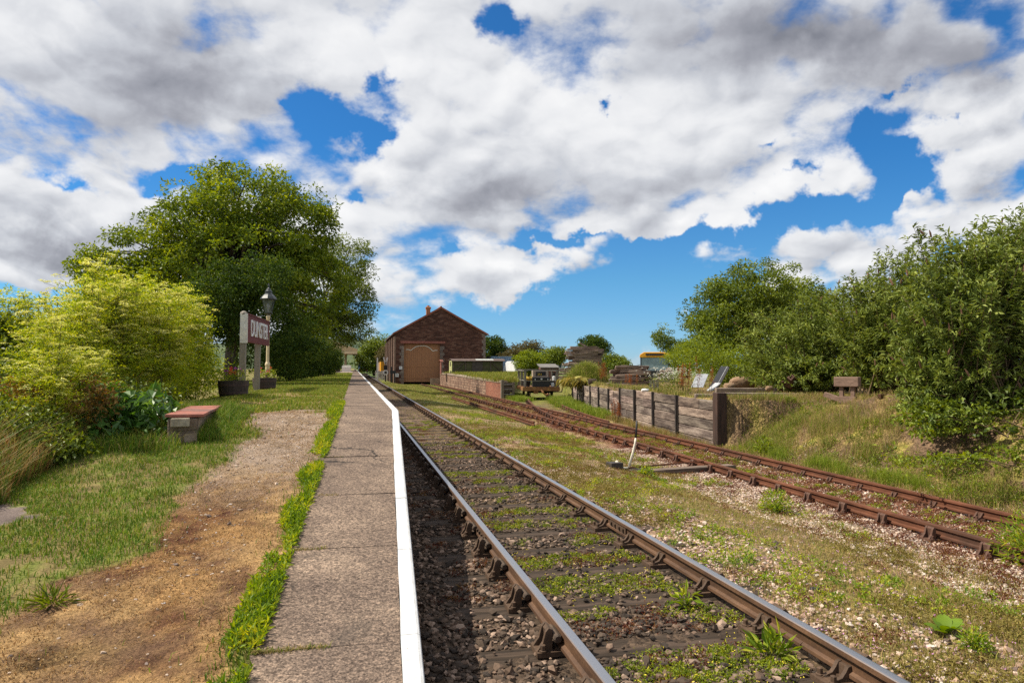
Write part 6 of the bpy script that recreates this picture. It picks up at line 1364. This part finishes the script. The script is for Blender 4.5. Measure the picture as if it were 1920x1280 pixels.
# bank
BG = [(.38, .27, .11), (.24, .15, .06), (.16, .21, .025), (.30, .30, .035)]
right_grass('bank_grass', 'dry and green grass on the bank beside the siding', 60000, 9.0, 13.5, 5, 17, 1.0, (.04, .22), (.004, .010), BG, (.44, .22, .18, .16), 85, .47)
right_grass('bank_grass', 'thin grass on top behind the sleeper wall', 26000, 9.8, 16.5, 16.6, 34, 1.2, (.04, .16), (.008, .016), BG, (.36, .2, .26, .18), 86, .5)
rs = RS(33)
x, y = right_pts(700, 9.3, 12.6, 7, 16.5, 1.0, rs); k = fbm(x, y, .9, 3, 77) > .55; x = x[k]; y = y[k]; P = np.stack([x, y, zright(x, y)], 1); mats('bank_weeds', 'yellow green weeds scattered on the bank', P, .13, 50, .04, M_lf_bright, 8, .12, zright)
x, y = right_pts(500, 9.3, 13, 7, 17, 1.0, rs); k = fbm(x, y, .9, 3, 79) > .55; x = x[k]; y = y[k]; P = np.stack([x, y, zright(x, y)], 1); mats('bank_weeds', 'dull green weeds scattered on the bank', P, .12, 44, .045, M_lf_mid, 9, .12, zright)
# tall fresh grass: foot of the bank, between wall and siding, on the dock
def tufts(name, label, C, per, r, hr, wr, cols, probs, seed, zf=zright, lean=.7):
    rs = RS(seed); C = np.array(C); n = len(C) * per; q = np.repeat(C, per, 0) + rs.normal(size=(n, 2)) * r; P = np.stack([q[:, 0], q[:, 1], zf(q[:, 0], q[:, 1]) - .01], 1); return grass(name, label, P, hr, wr, lean, cols, probs, seed)
FG = [(.14, .22, .012), (.23, .29, .018), (.33, .33, .05)]
tufts('green_tufts', 'soft green grass tufts along the foot of the bank', [(9.35 + .3 * rs.rand(), 10 + 4.2 * q) for q in rs.rand(26)], 190, .10, (.12, .42), (.003, .006), FG, (.4, .4, .2), 91)
bp = [(9.7 + 1.5 * q, 8.5 + 7 * w_) for q, w_ in rs.rand(70, 2)]
tufts('bank_tufts', 'tall yellowing grass tufts on the bank face', bp, 120, .10, (.10, .40), (.003, .007), [(.40, .29, .11), (.24, .27, .03), (.16, .22, .02)], (.4, .35, .25), 96)
y = 27 + 17 * rs.rand(60); tufts('green_tufts', 'bright grass between the curved siding and the sleeper wall', [(float(xw(q)) - .25 - 1.1 * w_ * min(1, (q - 26) / 9), q) for q, w_ in zip(y, rs.rand(60))], 190, .22, (.15, .5), (.008, .02), FG, (.4, .4, .2), 92)
def zdock(x, y): return zd(y) - .03
y = 45.6 + 37 * rs.rand(900) ** 1.2; tufts('dock_grass', 'long yellow green grass covering the loading dock', [(float(xdl(q)) + .4 + (float(xdr(q)) - float(xdl(q)) - .6) * w_, q) for q, w_ in zip(y, rs.rand(900))], 26, .3, (.12, .5), (.02, .05), [(.15, .19, .015), (.24, .25, .02), (.34, .27, .06)], (.4, .4, .2), 93, zdock)
y = 42.5 + 8 * rs.rand(40); tufts('green_tufts', 'grass growing round the flat wagon and dock end', [(9.9 + 1.0 * w_ + (q - 42.5) * .12, q - .8) for q, w_ in zip(y, rs.rand(40))], 150, .25, (.15, .45), (.012, .03), FG, (.4, .4, .2), 94)
wy = 16.6 + 11 * rs.rand(60); tufts('wall_tufts', 'dry grass and weeds along the foot of the sleeper wall', [(float(xw(q)) - .12 - .25 * w_, q) for q, w_ in zip(wy, rs.rand(60))], 90, .12, (.08, .34), (.004, .010), [(.42, .31, .13), (.28, .24, .05), (.30, .13, .04), (.15, .2, .02)], (.45, .2, .15, .2), 98)
wy = 16.8 + 20 * rs.rand(70); tufts('wall_tufts', 'grass overhanging the top of the sleeper wall', [(float(xw(q)) + .15 + .2 * w_, q) for q, w_ in zip(wy, rs.rand(70))], 60, .12, (.06, .26), (.005, .012), [(.40, .30, .12), (.22, .24, .03), (.15, .2, .02)], (.4, .35, .25), 99)
hp_ = [(9.45 + 1.8 * q, 14.6 + 1.9 * w_) for q, w_ in rs.rand(36, 2)]; tufts('bank_tufts', 'weeds and grass in the hollow beside the end post', hp_, 110, .13, (.08, .36), (.004, .010), [(.14, .19, .02), (.24, .26, .03), (.36, .27, .11)], (.45, .3, .25), 101)
# mound with pampas like grass, red docks, daisies
gm = thing('grass_mound', 'shaggy mound of yellow green grass spilling over the sleeper wall', 'plant', (12.95, 37.2, .55)); gm.scale = (1.2, 1.1, .95); rs = RS(95); n = 11000
a = rs.rand(n) * 6.283; r_ = np.sqrt(rs.rand(n)); Pm = np.stack([r_ * np.cos(a) * 1.05, r_ * np.sin(a) * .9, 1.2 * (1 - r_ ** 2) * rs.rand(n) ** .5], 1); V, F, c = blades(Pm, rs.uniform(.3, .75, n), rs.uniform(.012, .025, n), .9, palette(n, rs, [(.17, .22, .018), (.30, .32, .05), (.45, .38, .13)], (.4, .4, .2)), rs); obj('blades', mesh_data('blades', V, F, M_blade, False, c), gm)
n = 230; Pm = np.stack([-.75 + rs.normal(size=n) * .3, -.75 + rs.normal(size=n) * .3, .35 + rs.rand(n) * .25], 1); ln = rs.uniform(.25, .6, n); T = np.stack([-.45 + rs.normal(size=n) * .5, -.6 + rs.normal(size=n) * .4, -.05 + rs.normal(size=n) * .25], 1); V, F = leafcards(Pm, T, rs.normal(size=(n, 3)) * .3 + np.array([0, 0, 1]), ln, np.full(n, .022), .1, .75); obj('straw', mesh_data('straw', V, F, M_lf_dry_ if False else m_leaf('straw_leaf', GR((.22, .22, .05), (.36, .31, .09), (.50, .42, .17)), .3, .7), False, np.repeat(rs.rand(n, 3), 4, 0)), gm)
def dock_plant(label, loc, h, n, seed, group=None):
    t = thing('dock_plant', label, 'plant', loc, 0, group); rs = RS(seed); m = MB(); C = []
    for q in range(n):
        x0, y0 = rs.normal() * .12, rs.normal() * .12; hh = h * rs.uniform(.65, 1.05); l = rs.normal(size=2) * .06; m.tube([(x0, y0, 0), (x0 + l[0] * .5, y0 + l[1] * .5, hh * .5), (x0 + l[0], y0 + l[1], hh)], [.008, .006, .003], 4, False); k = rs.uniform(.35, 1, 110); C.append(np.stack([x0 + l[0] * k, y0 + l[1] * k, hh * k], 1) + rs.normal(size=(110, 3)) * np.array([.028, .028, .02]) * (1.25 - k)[:, None] * 1.8)
    C = np.vstack(C); k = len(C); V, F = leafcards(C, rs.normal(size=(k, 3)) + np.array([0, 0, .6]), rs.normal(size=(k, 3)), rs.uniform(.02, .04, k), rs.uniform(.014, .026, k)); m.build('stem', M_stem_br, t); obj('seed_heads', mesh_data('seed_heads', V, F, M_rdock, False, np.repeat(rs.rand(k, 3), 4, 0)), t); return t
M_rdock = m_leaf('dock_seed', GR((.16, .05, .015), (.30, .10, .03), (.42, .17, .05)), .3, .8)
for k, (lab, x, y, h, n) in enumerate((('rust red dock spikes in front of the white daisies', 10.55, 20.6, 1.0, 9), ('tall pair of rust red dock spikes right of the daisies', 11.5, 20.8, 1.25, 3), ('single thick rust red dock spike left of the pale sheet', 11.15, 20.6, 1.1, 2), ('rust brown dock clump at the right foot of grass mound', 12.35, 33.2, 1.1, 11), ('short rust dock beside the low timber stack', 11.4, 27.0, .6, 5), ('red brown dock low against the sleeper wall', 9.9, 24.8, .85, 8))):
    zz = float(zright(np.array([x]), np.array([y]))[0]); dock_plant(lab, (x, y, zz), h, n, 600 + k)
dz_ = thing('daisy_clump', 'clump of white daisies on the bank behind the wall', 'plant', (10.45, 21.3, .82)); rs = RS(97); n = 900
C = np.stack([rs.normal(size=n) * .42, rs.normal(size=n) * .3, rs.rand(n) * .6], 1); V, F = leafcards(C, rs.normal(size=(n, 3)) + np.array([0, 0, 1.5]), rs.normal(size=(n, 3)), rs.uniform(.05, .14, n), rs.uniform(.012, .02, n)); obj('leaves', mesh_data('leaves', V, F, M_lf_mid, False, np.repeat(rs.rand(n, 3), 4, 0)), dz_)
C = np.stack([rs.normal(size=260) * .42, rs.normal(size=260) * .3, .45 + .38 * rs.rand(260)], 1); C = np.repeat(C, 7, 0) + rs.normal(size=(260 * 7, 3)) * .012; n = len(C); V, F = leafcards(C, rs.normal(size=(n, 3)) * np.array([1, 1, .3]), rs.normal(size=(n, 3)) * .3 + np.array([0, -.3, 1]), np.full(n, .03), np.full(n, .018)); obj('petals', mesh_data('petals', V, F, m_worn('daisy_white', (.68, .66, .55), (.78, .76, .68), .7, 30, 0)), dz_)
# -- single plants one can point at
def leafy(name, label, loc, n, r, h, L, Wd, mat, seed, up=.8, stem=True):
    t = thing(name, label, 'plant', loc); rs = RS(seed); d = unit(rs.normal(size=(n, 3)) * np.array([1, 1, .6]) + np.array([0, 0, up])); q = d * (rs.rand(n) ** .6)[:, None] * np.array([r, r, h]); V, F = leafcards(q, d + rs.normal(size=(n, 3)) * .5, rs.normal(size=(n, 3)) * .5 + np.array([0, 0, 1]), L * rs.uniform(.6, 1.2, n), Wd * rs.uniform(.7, 1.2, n)); obj('leaves', mesh_data('leaves', V, F, mat, False, np.repeat(rs.rand(n, 3), 4, 0)), t)
    if stem:
        m = MB()
        for i in range(min(14, n)): m.tube([(0, 0, -.02), tuple(q[i] * .6 + np.array([0, 0, .02])), tuple(q[i])], [.005, .004, .002], 4, False)
        m.build('stem', M_stem, t)
    return t
def zr(x, y): return float(zright(np.array([x]), np.array([y]))[0])
leafy('weed_plant', 'round bushy green weed against the near side of the siding rail', (6.06, 9.0, zr(6.06, 9)), 900, .25, .36, .06, .018, M_lf_weed, 701)
leafy('weed_plant', 'small leafy weed alone in dry grass left of the lever line', (5.35, 12.0, zr(5.35, 12)), 110, .16, .22, .09, .035, M_lf_weed, 702)
bpy.data.objects[-1 if False else 0]
leafy('weed_plant', 'tall feathery weed at the right edge covering the siding rail', (7.15, 6.0, zr(7.15, 6)), 1300, .38, .62, .09, .016, M_lf_weed, 703)
leafy('weed_plant', 'young green shrub at the foot of the bank by the end post', (9.55, 14.6, zr(9.55, 14.6)), 420, .28, .45, .08, .035, M_lf_bright, 704)
leafy('weed_plant', 'compact feathery weed on the ballast in the right foreground', (3.98, 3.75, zr(3.98, 3.75)), 520, .10, .15, .035, .012, M_lf_weed, 705)
leafy('thistle', 'spiky thistle growing inside the right main line rail', (2.62, 3.95, zr(2.62, 3.95)), 60, .13, .16, .12, .03, M_lf_weed, 706)
leafy('thistle', 'young thistle on the dark ballast by the near chair', (2.5, 4.9, zr(2.5, 4.9)), 40, .10, .15, .10, .025, M_lf_weed, 707)
leafy('grass_tuft', 'lone green grass tuft on the bare dirt path', (-1.66, 4.42, gzl(-1.66, 4.42)), 150, .10, .04, .10, .008, M_lf_mid, 708, .5, False)
t = thing('plantain', 'broad leaved dock rosette on ballast in the right foreground', 'plant', (4.02, 4.02, zr(4.02, 4.02))); rs = RS(709)
for k in range(9):                                 # broad spoon leaves
    a = k * 2.4; L_ = rs.uniform(.13, .2); el = rs.uniform(.7, 1.3); V = []; nn_ = 7
    for i in range(nn_):
        u = i / (nn_ - 1); w = .045 * math.sin(math.pi * (.08 + .9 * u ** 1.3)) + .004; rr = L_ * u * math.cos(el * (1 - .35 * u)); zz = L_ * u * math.sin(el * (1 - .5 * u)); cx_, cy_ = rr * math.cos(a), rr * math.sin(a); px_, py_ = -math.sin(a), math.cos(a)
        V += [(cx_ - px_ * w, cy_ - py_ * w, zz + .012), (cx_, cy_, zz), (cx_ + px_ * w, cy_ + py_ * w, zz + .012)]
    F = [(3 * i + j, 3 * i + j + 1, 3 * i + j + 4, 3 * i + j + 3) for i in range(nn_ - 1) for j in (0, 1)]; g = .22 + .25 * rs.rand()
    obj('leaf', mesh_data('leaf', V, np.array(F), M_lf_weed, True, np.full((len(V), 3), g)), t)
cl_ = obj('coal_lump', rock_mesh('coal_lump', (.05, .03, .025), 11, M_dark), None, (3.75, 5.05, zr(3.75, 5.05) + .015)); tag(cl_, 'small black lump of coal on the pink ballast', 'coal')
